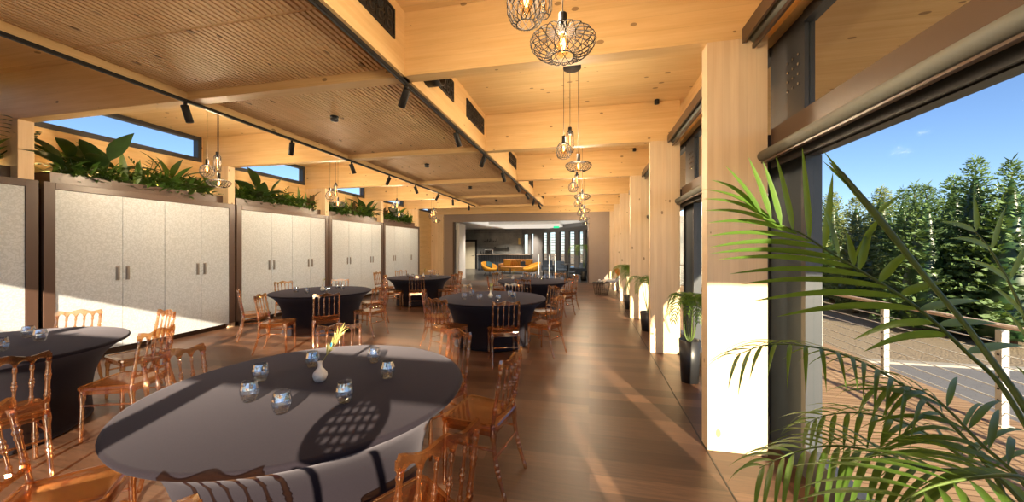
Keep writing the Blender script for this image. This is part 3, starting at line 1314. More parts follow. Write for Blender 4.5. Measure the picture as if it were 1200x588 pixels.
plain_dark = plain('vent_shadow', (0.03, 0.022, 0.018), 0.8)
vlab = [(1.95, 2.89, 'long black vent grille in the fascia at the top of the photo, nearest the camera'),
        (3.80, 4.31, 'black vent grille in the fascia just behind the round duct outlet nearest the camera'),
        (4.81, 5.65, 'black vent grille in the second fascia bay, above the second spotlight'),
        (7.55, 8.36, 'black vent grille in the third fascia bay, second nearest round duct outlet'),
        (10.2, 11.0, 'small black vent grille in the fourth fascia bay'),
        (12.9, 13.6, 'tiny black vent grille in the farthest fascia bay')]
for a, b, lab in vlab:
    vent(a, b, 3.46, 3.72, lab)
for i, y in enumerate((3.55, 6.25, 8.9, 11.6)):
    t = thing('duct_outlet', 'black round duct outlet on the fascia, %s behind the ceiling beams from the camera' % ordn[i], 'duct outlet', (-1.70, y, 3.48), 0, 'round duct outlets')
    m = MB().lathe([(.15, 0), (.15, .16), (.125, .16), (.125, .02), (0, .02)], n=28)
    m.shift(Matrix.Rotation(PI / 2, 4, 'Y'))
    m.build('duct_ring', M['black'], t)
    m = MB()
    for s in range(-2, 3):
        hw_ = math.sqrt(.12 ** 2 - (s * .045) ** 2)
        m.box(.06, .10, -hw_, hw_, s * .045 - .004, s * .045 + .004)
    m.build('louvres', M['anthracite'], t)
for i, y in enumerate((4.03, 6.73, 9.45, 12.3)):
    t = thing('smoke_detector', 'dark ceiling detector under the slats, %s from the camera' % ordn[i], 'detector', (-3.22, y, 3.30), 0, 'detectors under the slatted ceiling')
    MB().lathe([(.05, 0), (.05, -.015), (.012, -.02), (.012, -.035)], n=20).build('base', M['black'], t)
    MB().lathe([(.045, -.03), (.05, -.04), (.045, -.06), (.02, -.068), (0, -.068)], n=20).build('sensor_head', M['anthracite'], t)
for i, (px, py, y, lab) in enumerate([(769, 119, 5.74, 'small black cylinder sensor on the second beam, next to the right column'),
                                      (743, 175, 8.42, 'small black cylinder sensor on the third beam')]):
    p = plane_y(px, py, y)
    t = thing('ceiling_sensor', lab, 'sensor', (p.x, y, p.z), 0)
    MB().box(-.02, .02, -.005, .02, -.03, .03).build('bracket', M['black'], t)
    MB().lathe([(0, .05), (.035, .05), (.035, -.05), (0, -.05)], c=(0, -.04, 0), n=18).build('body', M['black'], t)

# roller blind cassettes on the window wall
for k, y in enumerate(beams_y[:-1]):
    nm = 'nearest the camera' if k == 0 else ('%s bay beyond the front column' % ordn[k - 1])
    t = thing('roller_blind', 'brown blind cassette at the top of the glazing, ' + nm, 'blind', (1.24, y + BT, 3.12), 0, 'upper blind cassettes')
    L = PX - BT
    m = MB()
    m.prism([(-.08, .06), (-.08, .17), (.10, .17), (.10, .15), (-.06, .15), (-.06, .06)], 'y', 0.005, L - .005)
    m.build('cassette', M['brown_metal'], t)
    MB().tube([(0.01, .02, .09), (.01, L - .02, .09)], .045, 14).build('fabric_roll', M['blind'], t)
    MB().box(-.02, .0, .03, L - .03, -.0, .03).build('bottom_bar', M['brown_metal'], t)
    t = thing('roller_blind', 'grey rolled blind under the brown transom, ' + nm, 'blind', (1.28, y + BT, 2.25), 0, 'lower rolled blinds')
    MB().tube([(0.02, .02, .045), (.02, L - .02, .045)], .042, 16).build('fabric_roll', M['blind'], t)
    MB().box(.07, .085, .02, L - .02, -.05, .09).build('back_cover', M['black'], t)
    MB().box(0.0, .03, .03, L - .03, -.012, .0).build('bottom_bar', M['brown_metal'], t)


# ------------------------------------------------------------------ pendant lamps
def wire_cage(prof, n, rot, rw=0.0022):
    """criss-cross wires over a surface of revolution, prof = [(r,z)], top to bottom"""
    m = MB()
    for sg in (1, -1):
        for k in range(n):
            pts = []
            for i, (r, z) in enumerate(prof):
                a = 2 * PI * k / n + sg * rot * i / (len(prof) - 1)
                pts.append((r * math.cos(a), r * math.sin(a), z))
            m.tube(pts, rw, 5, False)
    for r, z in (prof[0], prof[-1]):
        m.tube([(r * math.cos(2 * PI * i / 24), r * math.sin(2 * PI * i / 24), z) for i in range(25)], rw * 1.4, 5, False)
    return m


def pendant(kind, label, loc, ztop):
    """loc z is the socket top"""
    t = thing('pendant_lamp', label, 'pendant lamp', loc, 0, None)
    MB().tube([(0, 0, 0), (0, 0, ztop - loc[2])], .003, 6).build('cord', M['cord'], t)
    MB().lathe([(0, .0), (.02, 0), (.022, -.004), (.022, -.095), (.018, -.1), (0, -.1)], n=18).build('socket', M['black'], t)
    if kind == 'wide':
        prof = [(.03, -.095)] + [(.03 + .13 * math.sin(PI * .5 * i / 5), -.095 - .045 * (i / 5) ** 1.6) for i in range(1, 6)]
        prof += [(.16 - .105 * (i / 5) ** 1.5, -.14 - .072 * math.sin(PI * .5 * i / 5)) for i in range(1, 6)]
        cage = wire_cage(prof, 20, .75)
        bz, bl = -.10, .10
    elif kind == 'drum':
        prof = [(.024, -.08), (.06, -.10), (.085, -.135), (.095, -.18), (.09, -.225), (.072, -.262), (.045, -.275)]
        cage = wire_cage(prof, 16, 1.5)
        bz, bl = -.10, .11
    else:
        prof = [(.03, -.05), (.045, -.075), (.046, -.15), (.046, -.22), (.046, -.29), (.03, -.315)]
        cage = wire_cage(prof, 9, 0.9)
        bz, bl = -.10, .19
    cage.build('wire_shade', M['wire'], t, recalc=False)
    if kind == 'tall':
        bp = [(.012, bz), (.02, bz - .02), (.02, bz - bl), (.012, bz - bl - .015), (0, bz - bl - .02)]
    else:
        bp = [(.012, bz), (.018, bz - .03), (.032, bz - .065), (.03, bz - .09), (.016, bz - bl - .005), (0, bz - bl - .01)]
    b = MB().lathe(bp, n=18).build('bulb', M['bulb'], t)
    fm = MB()
    if kind == 'tall':
        for i in range(7):
            z = bz - .025 - i * .024
            fm.lathe([(0, .007), (.007, 0), (0, -.007)], c=(0, 0, z), n=8)
        fm.tube([(0, 0, bz - .01), (0, 0, bz - bl)], .002, 5)
    else:
        for s in range(4):
            a = s * PI / 2 + .4
            fm.tube([(.006 * math.cos(a), .006 * math.sin(a), bz - .02), (.012 * math.cos(a), .012 * math.sin(a), bz - .045), (.006 * math.cos(a), .006 * math.sin(a), bz - .085)], .0024, 5)
    fm.build('filament', M['filament'], b)
    L = bpy.data.lights.new('bulb_light', 'POINT')
    L.energy = BULB_W
    L.color = (1.0, 0.82, 0.60)
    L.shadow_soft_size = 0.06
    lo = bpy.data.objects.new('bulb_light', L)
    COL.objects.link(lo)
    lo.parent = b
    lo.location = (0, 0, bz - .06)
    return t


pp = {}
rows = [('right', -0.2, [1.74 + PX * k for k in range(6)], 'over the aisle'), ('left', -5.67, [1.74 + PX * k for k in range(1, 5)], 'near the cabinets')]
offs = {'tall': (-.03, .08, 3.10), 'drum': (-.10, -.02, 2.965), 'wide': (.075, .02, 2.745)}
kname = {'tall': 'slim tube-cage pendant lamp', 'drum': 'round cage pendant lamp', 'wide': 'wide flattened wire-cage pendant lamp'}
for side, x, ys, where in rows:
    for i, y in enumerate(ys):
        cm = MB().lathe([(0, 0), (.11, 0), (.11, -.03), (.105, -.035), (0, -.035)], n=30)
        c_ = cm.build('ceiling_rose', M['black'])
        c_.location = (x, y, ZC)
        tag(c_, 'black round ceiling rose %s, %s from the camera' % (where, ordn[i]), 'ceiling rose', 'pendant ceiling roses')
        for kind, (dx, dy, z) in offs.items():
            lab = '%s %s, in the %s cluster from the camera' % (kname[kind], where, ordn[i])
            if kind in pp:
                dz = 0
                o = copy_tree(pp[kind])
                o.location = (x + dx, y + dy, z)
                o['label'] = lab
            else:
                pp[kind] = o = pendant(kind, lab, (x + dx, y + dy, z), ZC - .035)
            o['group'] = 'caged pendant lamps'


# ------------------------------------------------------------------ tables
def make_table(label, loc):
    t = thing('round_table', label, 'table', (loc[0], loc[1], 0), 0, 'round banquet tables')
    R = .9
    MB().lathe([(0, .752), (R - .02, .752), (R - .004, .748), (R, .738), (R - .006, .724)], n=72, cap=False).build('cloth_top', M['cloth'], t)
    prof = [(R - .006, .724), (R - .05, .70), (R - .11, .655), (R - .165, .59), (R - .205, .5), (R - .235, .4), (R - .25, .28), (R - .255, .16), (R - .25, .06), (R - .245, .012), (R - .27, .008)]
    m = MB()
    n = 72
    vs, fs = [], []
    for r, z in prof:
        for k in range(n):
            a = 2 * PI * k / n
            q = 1 + .035 * math.cos(4 * a + .5) * (1 - z / .72) - .012 * abs(math.sin(2 * a)) * (1 - z / .72)
            vs.append((r * q * math.cos(a), r * q * math.sin(a), z))
    for i in range(len(prof) - 1):
        for k in range(n):
            fs.append((i * n + k, i * n + (k + 1) % n, (i + 1) * n + (k + 1) % n, (i + 1) * n + k))
    m.add(vs, fs, True)
    m.build('cloth_skirt', M['cloth'], t)
    MB().lathe([(.58, 0), (.60, .0), (.60, .02), (.58, .02)], n=40).build('base_ring', M['grey_frame'], t)
    return t


TAB = {'T1': (-1.66, 1.92), 'T0': (-5.0, 1.95), 'T2': (-1.6, 5.88), 'T3': (-5.1, 6.05), 'T5': (-1.4, 9.05), 'T4': (-4.75, 9.45)}
tlab = {'T1': 'large round table nearest the camera under charcoal stretch cloth, half in sun, with seven glasses',
        'T0': 'round charcoal-clothed table cut by the left edge of the photo',
        'T2': 'round dark-clothed table in the middle of the aisle, behind the nearest table',
        'T3': 'round charcoal-clothed table beside the third cabinet with sunlit skirt',
        'T5': 'round dark-clothed table in front of the lounge opening',
        'T4': 'far round dark-clothed table beside the last cabinets'}
base_t = None
for k, p in TAB.items():
    if base_t is None:
        base_t = make_table(tlab[k], p)
    else:
        dup(base_t, (p[0], p[1], 0), 0.6 * len(k) + p[1], tlab[k])


# ------------------------------------------------------------------ chairs
def lean(z):
    return -.19 - .065 * max(0, (z - .45)) / .43 - .012 * math.sin(PI * max(0, min(1, (z - .45) / .43)))


def turned(m, a, b, r0, r1, beads, n=9, seg=46, curve=None):
    pts, rr = [], []
    a, b = Vector(a), Vector(b)
    for i in range(seg + 1):
        t = i / seg
        p = a.lerp(b, t)
        if curve:
            p = p + curve(t)
        r = r0 + (r1 - r0) * t
        for c, w, h in beads:
            q = (t - c) / w
            if abs(q) < 1:
                r += h * math.sqrt(1 - q * q)
        pts.append(p)
        rr.append(r)
    m.tube(pts, rr, n)
    return m


def make_chair(label, group):
    t = thing('banquet_chair', label, 'chair', (0, 0, 0), 0, group)
    A = M['amber']
    hw = .178
    # seat: slightly dished square with rounded front corners
    m = MB()
    nx = 14
    vs, fs = [], []
    def outline(inset, n=8):
        pts = []
        for cx, cy, r, a0 in ((.165, .165, .04, 0), (-.165, .165, .04, PI / 2), (-.155, -.175, .025, PI), (.155, -.175, .025, 1.5 * PI)):
            for i in range(5):
                a = a0 + PI / 2 * i / 4
                pts.append((cx + (r - inset) * math.cos(a), cy + (r - inset) * math.sin(a)))
        return pts
    rings = [(0.0, .425), (-0.004, .432), (-.004, .452), (0.004, .460), (.016, .461), (.022, .457), (.03, .455)]
    n = 20
    for ins, z in rings:
        vs += [(x, y, z) for x, y in outline(ins)]
    for i in range(len(rings) - 1):
        for k in range(n):
            fs.append((i * n + k, i * n + (k + 1) % n, (i + 1) * n + (k + 1) % n, (i + 1) * n + k))
    fs.append(tuple(range(n - 1, -1, -1)))
    fs.append(tuple((len(rings) - 1) * n + k for k in range(n)))
    m.add(vs, fs, False)
    m.build('seat', A, t)
    # apron under the seat
    m = MB()
    m.box(-.165, .165, .180, .198, .395, .424)
    m.box(-.165, .165, -.185, -.17, .395, .424)
    m.box(-.198, -.18, -.165, .165, .395, .424)
    m.box(.18, .198, -.165, .165, .395, .424)
    m.build('apron', A, t)
    posts = [-hw + 2 * hw * i / 5 for i in range(6)]
    # top rail with five arches below and a scalloped top
    def rail(zb, zt, th):
        N = 75
        vs, fs = [], []
        for i in range(N + 1):
            x = -hw - .014 + (2 * hw + .028) * i / N
            a, b = zb(x), zt(x)
            ya, yb = lean(a) + .02 * (x / hw) ** 2, lean(b) + .02 * (x / hw) ** 2
            vs += [(x, ya - th, a), (x, yb - th, b), (x, yb + th, b), (x, ya + th, a)]
        for i in range(N):
            o = i * 4
            for k in range(4):
                fs.append((o + k, o + (k + 1) % 4, o + 4 + (k + 1) % 4, o + 4 + k))
        fs += [(3, 2, 1, 0), (N * 4, N * 4 + 1, N * 4 + 2, N * 4 + 3)]
        return MB().add(vs, fs, False)
    g = 2 * hw / 5
    def arch(x):
        q = ((x + hw) % g) / g * 2 - 1
        q = max(-1, min(1, q * 1.25))
        e = math.sqrt(max(0, 1 - q * q))
        return .805 + .038 * e
    rail(arch, lambda x: .872 + .012 * math.cos(2 * PI * x / .19) + .006 * math.cos(PI * x / hw / 2) - (.02 if abs(x) > hw + .006 else 0), .010).build('top_rail', A, t)
    rail(lambda x: .508, lambda x: .548 - .022 * math.sqrt(max(0, 1 - max(-1, min(1, ((((x + hw) % g) / g * 2 - 1) * 1.25))) ** 2)), .009).build('lower_rail', A, t)
    bd = [(.08, .03, .004), (.14, .025, .005), (.42, .03, .005), (.5, .04, .007), (.58, .03, .005), (.86, .025, .005), (.92, .03, .004)]
    for i, x in enumerate(posts):
        yo = .02 * (x / hw) ** 2
        if i in (0, 5):
            m = MB()
            turned(m, (x, lean(.44) + yo, .44), (x, lean(.83) + yo, .83), .0125, .0115, [(.25, .02, .004), (.32, .03, .006), (.39, .02, .004), (.62, .02, .004), (.69, .03, .006), (.76, .02, .004), (.92, .025, .004)], 10)
            m.build('stile', A, t)
        else:
            m = MB()
            turned(m, (x, lean(.535) + yo, .535), (x, lean(.815) + yo, .815), .0075, .0075, bd, 8)
            m.build('spindle', A, t)
    lb = [(.10, .02, .004), (.15, .03, .006), (.20, .02, .004), (.55, .03, .004), (.62, .03, .005), (.69, .03, .004), (.93, .03, .003)]
    for s in (-1, 1):
        m = MB()
        turned(m, (s * .178, .178, .43), (s * .184, .186, 0), .0175, .0115, lb, 10)
        m.build('leg', A, t)
        m = MB()
        turned(m, (s * .178, -.172, .46), (s * .186, -.265, 0), .0175, .0115, lb, 10, curve=lambda q: Vector((0, .022 * math.sin(PI * q), 0)))
        m.build('leg', A, t)
        m = MB()
        turned(m, (s * .180, .178, .30), (s * .181, -.185, .30), .008, .008, [(.5, .06, .004), (.2, .03, .003), (.8, .03, .003)], 8, 24)
        m.build('stretcher', A, t)
    m = MB()
    turned(m, (.176, -.19, .25), (-.176, -.19, .25), .008, .008, [(.5, .06, .004)], 8, 20)
    m.build('stretcher', A, t)
    return t


# back centre x, y, name of the table faced (or an angle), label
chairs = [
    # nearest table
    ('T1', (-1.28, .74), 'amber chair at the nearest table, cropped by the bottom edge, rounded rail end showing'),
    ('T1', (-2.60, 1.02), 'amber chair at the nearest table, in the bottom left corner of the photo'),
    ('T1', (-.53, 1.27), 'amber chair at the nearest table, large scalloped back in front at its right side'),
    ('T1', (-.49, 2.37), 'amber chair seen from the side, pulled out to the right of the nearest table'),
    ('T1', (-1.13, 2.97), 'amber chair behind the right rim of the nearest table, before the central table'),
    ('T1', (-2.30, 2.95), 'amber chair behind the nearest table, glinting top rail right behind the feather vase'),
    ('T1', (-2.86, 1.95), 'amber chair at the left side of the nearest table, white glints along its rail'),
    # table at the left edge
    ('T0', (-3.72, 1.58), 'amber chair seen from behind, near side of the left-edge table'),
    ('T0', (-3.72, 2.44), 'amber chair with its seat towards us, right side of the left-edge table'),
    ('T0', (-4.72, 3.18), 'amber chair at the left-edge table, against the white streak on the cabinet'),
    ('T0', (-5.72, 2.97), 'amber chair behind the left-edge table, facing us in front of the double handles'),
    # central table
    ('T2', (-1.07, 4.62), 'amber chair seen squarely from behind at the central table'),
    ('T2', (-.42, 5.33), 'amber chair at the right of the central table, nearer one of the pair'),
    ('T2', (-.62, 6.66), 'amber chair at the right of the central table, farther one of the pair'),
    ('T2', (-1.46, 7.0), 'amber chair behind the central table, overlapping the chair of the table beyond'),
    ('T2', (-2.42, 6.62), 'amber chair with white glints behind the left rim of the central table'),
    ('T2', (-2.73, 5.54), 'amber chair at the left of the central table, tall stile turned sideways'),
    ('T2', (-2.10, 4.68), 'amber chair at the near left of the central table, just above the nearest table'),
    # table by the cabinets
    ('T3', (-5.93, 5.02), 'amber chair seen side-on at the sunlit-skirt table, next to the cabinet joint'),
    ('T3', (-4.95, 4.53), 'amber chair pulled out in the sun at the sunlit-skirt table, seat facing right'),
    ('T3', (-4.02, 4.86), 'amber chair seen from behind in front of the sunlit-skirt table'),
    ('T3', (-6.42, 6.45), 'amber chair behind the sunlit-skirt table, back against the cabinet, left one'),
    ('T3', (-5.58, 7.18), 'amber chair behind the sunlit-skirt table, just right of its vase'),
    ('T3', (-3.68, 5.82), 'amber chair at the right of the sunlit-skirt table, nearer one'),
    ('T3', (-4.30, 6.98), 'amber chair at the right of the sunlit-skirt table, farther one'),
    # far table by the cabinets
    ('T4', (-6.1, 9.40), 'amber chair seen edge-on at the left of the far cabinet-side table'),
    ('T4', (-5.2, 8.36), 'amber chair at the far cabinet-side table, seat pointing right'),
    ('T4', (-4.24, 8.28), 'amber chair seen from behind at the far cabinet-side table'),
    ('T4', (-5.85, 10.35), 'amber chair behind the far cabinet-side table, in front of the last cabinet'),
    ('T4', (-4.85, 10.62), 'amber chair behind the far cabinet-side table, in front of the taupe wall'),
    ('T4', (-3.56, 9.22), 'amber chair at the right of the far cabinet-side table, nearer one'),
    ('T4', (-3.77, 10.2), 'amber chair at the right of the far cabinet-side table, farther one'),
    # table in front of the opening
    ('T5', (-1.47, 7.95), 'amber chair seen from behind at the table in front of the lounge opening'),
    ('T5', (-.42, 8.42), 'amber chair at the near right of the table in front of the lounge opening'),
    ('T5', (-.32, 9.52), 'amber chair pulled out to the right of the table in front of the lounge opening'),
    ('T5', (-.78, 10.15), 'amber chair behind the right rim of the table in front of the lounge opening'),
    ('T5', (-1.70, 10.3), 'amber chair behind the middle of the table in front of the lounge opening'),
    ('T5', (-2.58, 9.9), 'amber chair with white glints at far left of the table before the opening'),
    ('T5', (-2.52, 8.70), 'amber chair at near left of the table in front of the opening'),
]
face = {1: .0}
ch0 = None
special = {8: None, 19: math.radians(25), 26: math.radians(20), 3: math.radians(170)}
for i, (tn, (bx, by), lab) in enumerate(chairs):
    cx, cy = TAB[tn]
    ang = math.atan2(cy - by, cx - bx)
    if special.get(i) is not None:
        ang = special[i]
    lx, ly = bx + .255 * math.cos(ang), by + .255 * math.sin(ang)
    rz = ang - PI / 2
    if ch0 is None:
        ch0 = make_chair(lab, 'amber banquet chairs around the round tables')
        ch0.location = (lx, ly, 0)
        ch0.rotation_euler = (0, 0, rz)
    else:
        dup(ch0, (lx, ly, 0), rz, lab)


# ------------------------------------------------------------------ glasses and vases
def make_tumbler(label, loc, group):
    prof = [(0, .004), (.024, .0), (.030, .004), (.040, .022), (.0465, .048), (.046, .066), (.040, .088), (.0365, .102), (.0345, .102), (.038, .088), (.0435, .066), (.044, .048), (.037, .024), (.026, .014), (0, .012)]
    o = MB().lathe([(r, z * 1.08) for r, z in prof], n=16, smooth=False).build('glass_tumbler', M['crystal'])
    o.location = loc
    return tag(o, label, 'glass', group)


def make_vase(label, loc, feather, tall=0.125):
    t = thing('vase', label, 'vase', loc)
    prof = [(0, 0), (.026, 0), (.036, .012), (.043, .035), (.040, .052), (.026, .072), (.013, .088), (.0115, .11), (.014, tall), (.011, tall), (.009, .11), (0, .10)]
    MB().lathe(prof, n=26).build('vase_body', M['ceramic'], t)
    if feather:
        fe = thing('peacock_feather', 'yellow-green peacock feather with a blue-green eye standing in the near vase', 'feather', (loc[0], loc[1], loc[2] + .10))
        d = Vector((.52, .30, 1)).normalized()
        side = d.cross(Vector((-.55, .85, 0))).normalized()
        MB().tube([(0, 0, -0.0), tuple(d * .1), tuple(d * .24)], .0018, 5).build('quill', M['drygrass'], fe)
        m = MB()
        for j in range(46):
            s = .06 + .17 * j / 46
            sg = 1 if j % 2 else -1
            m.leaf(d * s, d * .9 + Vector((random.uniform(-.5, .6), random.uniform(-.4, .4), random.uniform(-.1, .5))), (0, -1, .2), random.uniform(.035, .085), .005, .2, 3, .1, .6)
        m.build('barbs', M['drygrass'], fe, recalc=False)
        e = MB().lathe([(0, .004), (.008, .0035), (.014, .0015), (.017, 0)], n=18, cap=False).build('eye', M['peacock'], fe)
        e.location = d * .15 + Vector((0, -.02, 0))
        e.rotation_euler = (PI / 2 - .3, 0, -.5)
    else:
        d = Vector((.15, .1, 1))
        m = MB()
        for j in range(5):
            dd = d + Vector((random.uniform(-.25, .25), random.uniform(-.2, .2), 0))
            m.tube([(0, 0, .1), tuple(Vector((0, 0, .1)) + dd * .08), tuple(Vector((0, 0, .1)) + dd * .15)], .0015, 4)
            m.leaf(Vector((0, 0, .1)) + dd * .09, dd, (0, 1, 0), .07, .016, .2, 3)
        fo = m.build('dried_stems', M['drygrass'], recalc=False)
        fo.location = loc
        tag(fo, 'dried stems standing in the vase' + label.split('vase', 1)[1], 'dried flowers')
    return t


G = {'T1': [((-1.83, 1.62), 'cut-glass tumbler in the sun on the nearest table, front left of the pair'),
            ((-2.04, 1.88), 'cut-glass tumbler in shade on the nearest table, behind the left sunlit one'),
            ((-1.54, 1.54), 'cut-glass tumbler closest to the camera on the nearest table, in the sun'),
            ((-1.31, 1.72), 'cut-glass tumbler in the centre of the nearest table, right of the vase'),
            ((-1.92, 2.18), 'cut-glass tumbler just behind the feather vase on the nearest table'),
            ((-1.55, 2.36), 'cut-glass tumbler on the sunlit far rim of the nearest table'),
            ((-1.28, 2.10), 'rightmost cut-glass tumbler on the nearest table, in the shade')],
     'T0': [((-5.15, 2.32), 'cut-glass tumbler on the left-edge table, back one of the close pair'),
            ((-4.86, 2.26), 'cut-glass tumbler on the left-edge table, front one of the close pair'),
            ((-4.70, 1.97), 'cut-glass tumbler cut by the left edge of the photo')],
     'T2': [((-1.99, 5.53), 'leftmost glass tumbler on the central table'), ((-1.98, 5.89), 'glass tumbler at the back left of the central table'),
            ((-1.69, 5.41), 'glass tumbler in front of the vase on the central table'), ((-1.4, 5.47), 'glass tumbler right of the vase on the central table'),
            ((-1.32, 5.98), 'glass tumbler at the back right of the central table'), ((-1.22, 5.79), 'rightmost glass tumbler on the central table')],
     'T3': [((-5.38, 5.7), 'leftmost glass tumbler on the sunlit-skirt table'), ((-5.08, 5.64), 'glass tumbler left of the vase on the sunlit-skirt table'),
            ((-4.8, 5.82), 'glass tumbler in front, right of the vase on the sunlit-skirt table'), ((-4.99, 6.34), 'glass tumbler at the back of the sunlit-skirt table'),
            ((-4.8, 6.23), 'rightmost glass tumbler on the sunlit-skirt table')],
     'T5': [((-1.78, 9.5), 'glass tumbler on the left of the table in front of the opening'), ((-1.34, 9.61), 'glass tumbler at the back of the table in front of the opening'),
            ((-1.2, 9.31), 'glass tumbler at the front of the table in front of the opening'), ((-1.1, 9.6), 'rightmost glass tumbler on the table in front of the opening'),
            ((-1.52, 9.7), 'farthest glass tumbler on the table in front of the opening')],
     'T4': [((-5.0, 9.2), 'glass tumbler on the left of the far cabinet-side table'), ((-4.8, 9.15), 'glass tumbler left of centre on the far cabinet-side table'),
            ((-4.35, 9.35), 'glass tumbler right of centre on the far cabinet-side table'), ((-4.25, 9.55), 'rightmost glass tumbler on the far cabinet-side table')]}
g0 = None
for tn, lst in G.items():
    for (x, y), lab in lst:
        if g0 is None:
            g0 = make_tumbler(lab, (x, y, .7525), 'cut-glass tumblers on the tables')
        else:
            dup(g0, (x, y, .7525), random.uniform(0, 6), lab)
make_vase('small speckled bottle vase holding a peacock feather on the nearest table', (-1.67, 1.96, .7525), True)
make_vase('small pale vase on the central table', (-1.62, 5.80, .7525), False)
make_vase('small pale vase on the sunlit-skirt table', (-5.1, 6.05, .7525), False)
make_vase('small pale vase on the table in front of the opening', (-1.98, 9.3, .7525), False)
make_vase('small pale vase on the far cabinet-side table', (-4.6, 9.4, .7525), False)


# ------------------------------------------------------------------ palms
def frond(m, ms, pts, n, l0, l1, w, up=Vector((0, 0, 1)), droop=.5, fwd=.6, sides=(1, -1), r=.006, start=.12, rnd=random):
    """rachis through pts with leaflets on both sides"""
    pts = [Vector(p) for p in pts]
    # Catmull-Rom
    dense = []
    q = [pts[0] * 2 - pts[1]] + pts + [pts[-1] * 2 - pts[-2]]
    for i in range(1, len(q) - 2):
        for j in range(8):
            t = j / 8
            a, b, c, d = q[i - 1], q[i], q[i + 1], q[i + 2]
            dense.append(.5 * ((2 * b) + (c - a) * t + (2 * a - 5 * b + 4 * c - d) * t * t + (3 * b - a - 3 * c + d) * t ** 3))
    dense.append(pts[-1])
    N = len(dense)
    ms.tube(dense, [r * (1 - .8 * i / (N - 1)) for i in range(N)], 6)
    for k in range(n):
        s = start + (1 - start) * (k + .5) / n
        i = min(N - 2, int(s * (N - 1)))
        p = dense[i].lerp(dense[i + 1], s * (N - 1) - i)
        tg = (dense[i + 1] - dense[i]).normalized()
        sd = tg.cross(up)
        if sd.length < .05:
            sd = tg.cross(Vector((0, 1, 0)))
        sd.normalize()
        u2 = sd.cross(tg)
        q_ = (s - start) / (1 - start)
        L = (l0 + (l1 - l0) * q_) * (math.sin(PI * min(1, .30 + .58 * q_)) ** .6)
        for sg in sides:
            f_ = fwd + .9 * max(0, q_ - .6)
            d = sd * sg + tg * f_ + u2 * .25
            m.leaf(p, d, u2, L * rnd.uniform(.9, 1.1), w, droop * rnd.uniform(.7, 1.3), 7, .3, .62)


rnd = random.Random(3)
cx_, cy_ = 1.06, 1.06
t = thing('potted_palm', 'large green palm in the right foreground in front of the big window', 'palm', (0, 0, 0))
def rachis(pts):
    pts = [Vector(p) for p in pts]
    q = [pts[0] * 2 - pts[1]] + pts + [pts[-1] * 2 - pts[-2]]
    out = []
    for i in range(1, len(q) - 2):
        for j in range(8):
            t_ = j / 8
            a, b, c, d = q[i - 1], q[i], q[i + 1], q[i + 2]
            out.append(.5 * ((2 * b) + (c - a) * t_ + (2 * a - 5 * b + 4 * c - d) * t_ * t_ + (3 * b - a - 3 * c + d) * t_ ** 3))
    return out + [pts[-1]]


def blade(m, a, b, w, sag, nrm, n=9):
    """a leaflet from a to b that sags by sag in the middle of its length"""
    a, b = Vector(a), Vector(b)
    d = (b - a).normalized()
    s_ = d.cross(nrm).normalized()
    u = s_.cross(d)
    vs, fs = [], []
    for i in range(n + 1):
        q = i / n
        p = a.lerp(b, q) + Vector((0, 0, sag * math.sin(PI * q)))
        h = w * .5 * (min(1, q * 5 + .25) * (1 - q ** 2.6) + .02)
        vs += [p - s_ * h + u * h * .3, p, p + s_ * h + u * h * .3]
    for i in range(n):
        o = i * 3
        fs += [(o, o + 1, o + 4, o + 3), (o + 1, o + 2, o + 5, o + 4)]
    m.add(vs, fs, True)


# the big fan frond: each leaflet from its foot on the rachis to its tip
ra = [at(*p) for p in [(1215, 520, .90), (1171, 449, .97), (1133, 413, 1.0), (1095, 377, 1.03), (1055, 346, 1.06), (1003, 314, 1.09), (967, 292, 1.11), (940, 274, 1.12), (912, 262, 1.13), (888, 247, 1.14)]]
rc = rachis(ra)
ms, m = MB(), MB()
ms.tube(rc, [.0065 * (1 - .75 * i / (len(rc) - 1)) for i in range(len(rc))], 7)
lf = [((892, 250), (850, 194), 0), ((903, 255), (877, 184), 0), ((915, 263), (894, 189), 0), ((929, 270), (909, 182), 0), ((948, 281), (940, 172), 0),
      ((965, 291), (976, 202), 0), ((983, 301), (963, 238), 0), ((1000, 311), (991, 270), 0), ((1006, 316), (1022, 262), 0),
      ((888, 247), (833, 211), 1), ((902, 255), (824, 222), 1), ((908, 260), (824, 233), 1), ((917, 266), (824, 247), 1), ((934, 274), (829, 261), 1),
      ((951, 283), (828, 277), 1), ((964, 291), (831, 290), 1), ((986, 304), (832, 297), 1), ((1003, 314), (841, 304), 1), ((1020, 324), (855, 321), 1),
      ((1040, 337), (868, 333), 1), ((1058, 348), (881, 353), 1), ((1076, 362), (910, 371), 1), ((1096, 378), (1000, 398), 1), ((1112, 392), (1012, 412), 1),
      ((1030, 330), (1068, 292), 0), ((1055, 346), (1110, 330), 0), ((1078, 363), (1150, 352), 0), ((1100, 381), (1172, 380), 0), ((1133, 413), (1200, 405), 0)]
for (bx, by), (tx, ty), lo_ in lf:
    q = min(rc, key=lambda v: (v - at(bx, by, 1.1)).length)
    db = 1.1
    best = min(((v - at(bx, by, dd)).length, dd) for v in rc for dd in (1.0, 1.03, 1.06, 1.09, 1.12))
    db = best[1]
    a_ = at(bx, by, db)
    b_ = at(tx, ty, db + (.10 if lo_ else .04) + rnd.uniform(-.03, .05))
    blade(m, a_, b_, .026 if lo_ else .024, .020 if lo_ else .008, Vector((.25, -.7, .65)))
st = ms.build('stalk', M['stem'], t)
m.build('leaflets', M['palm'], st, recalc=False)
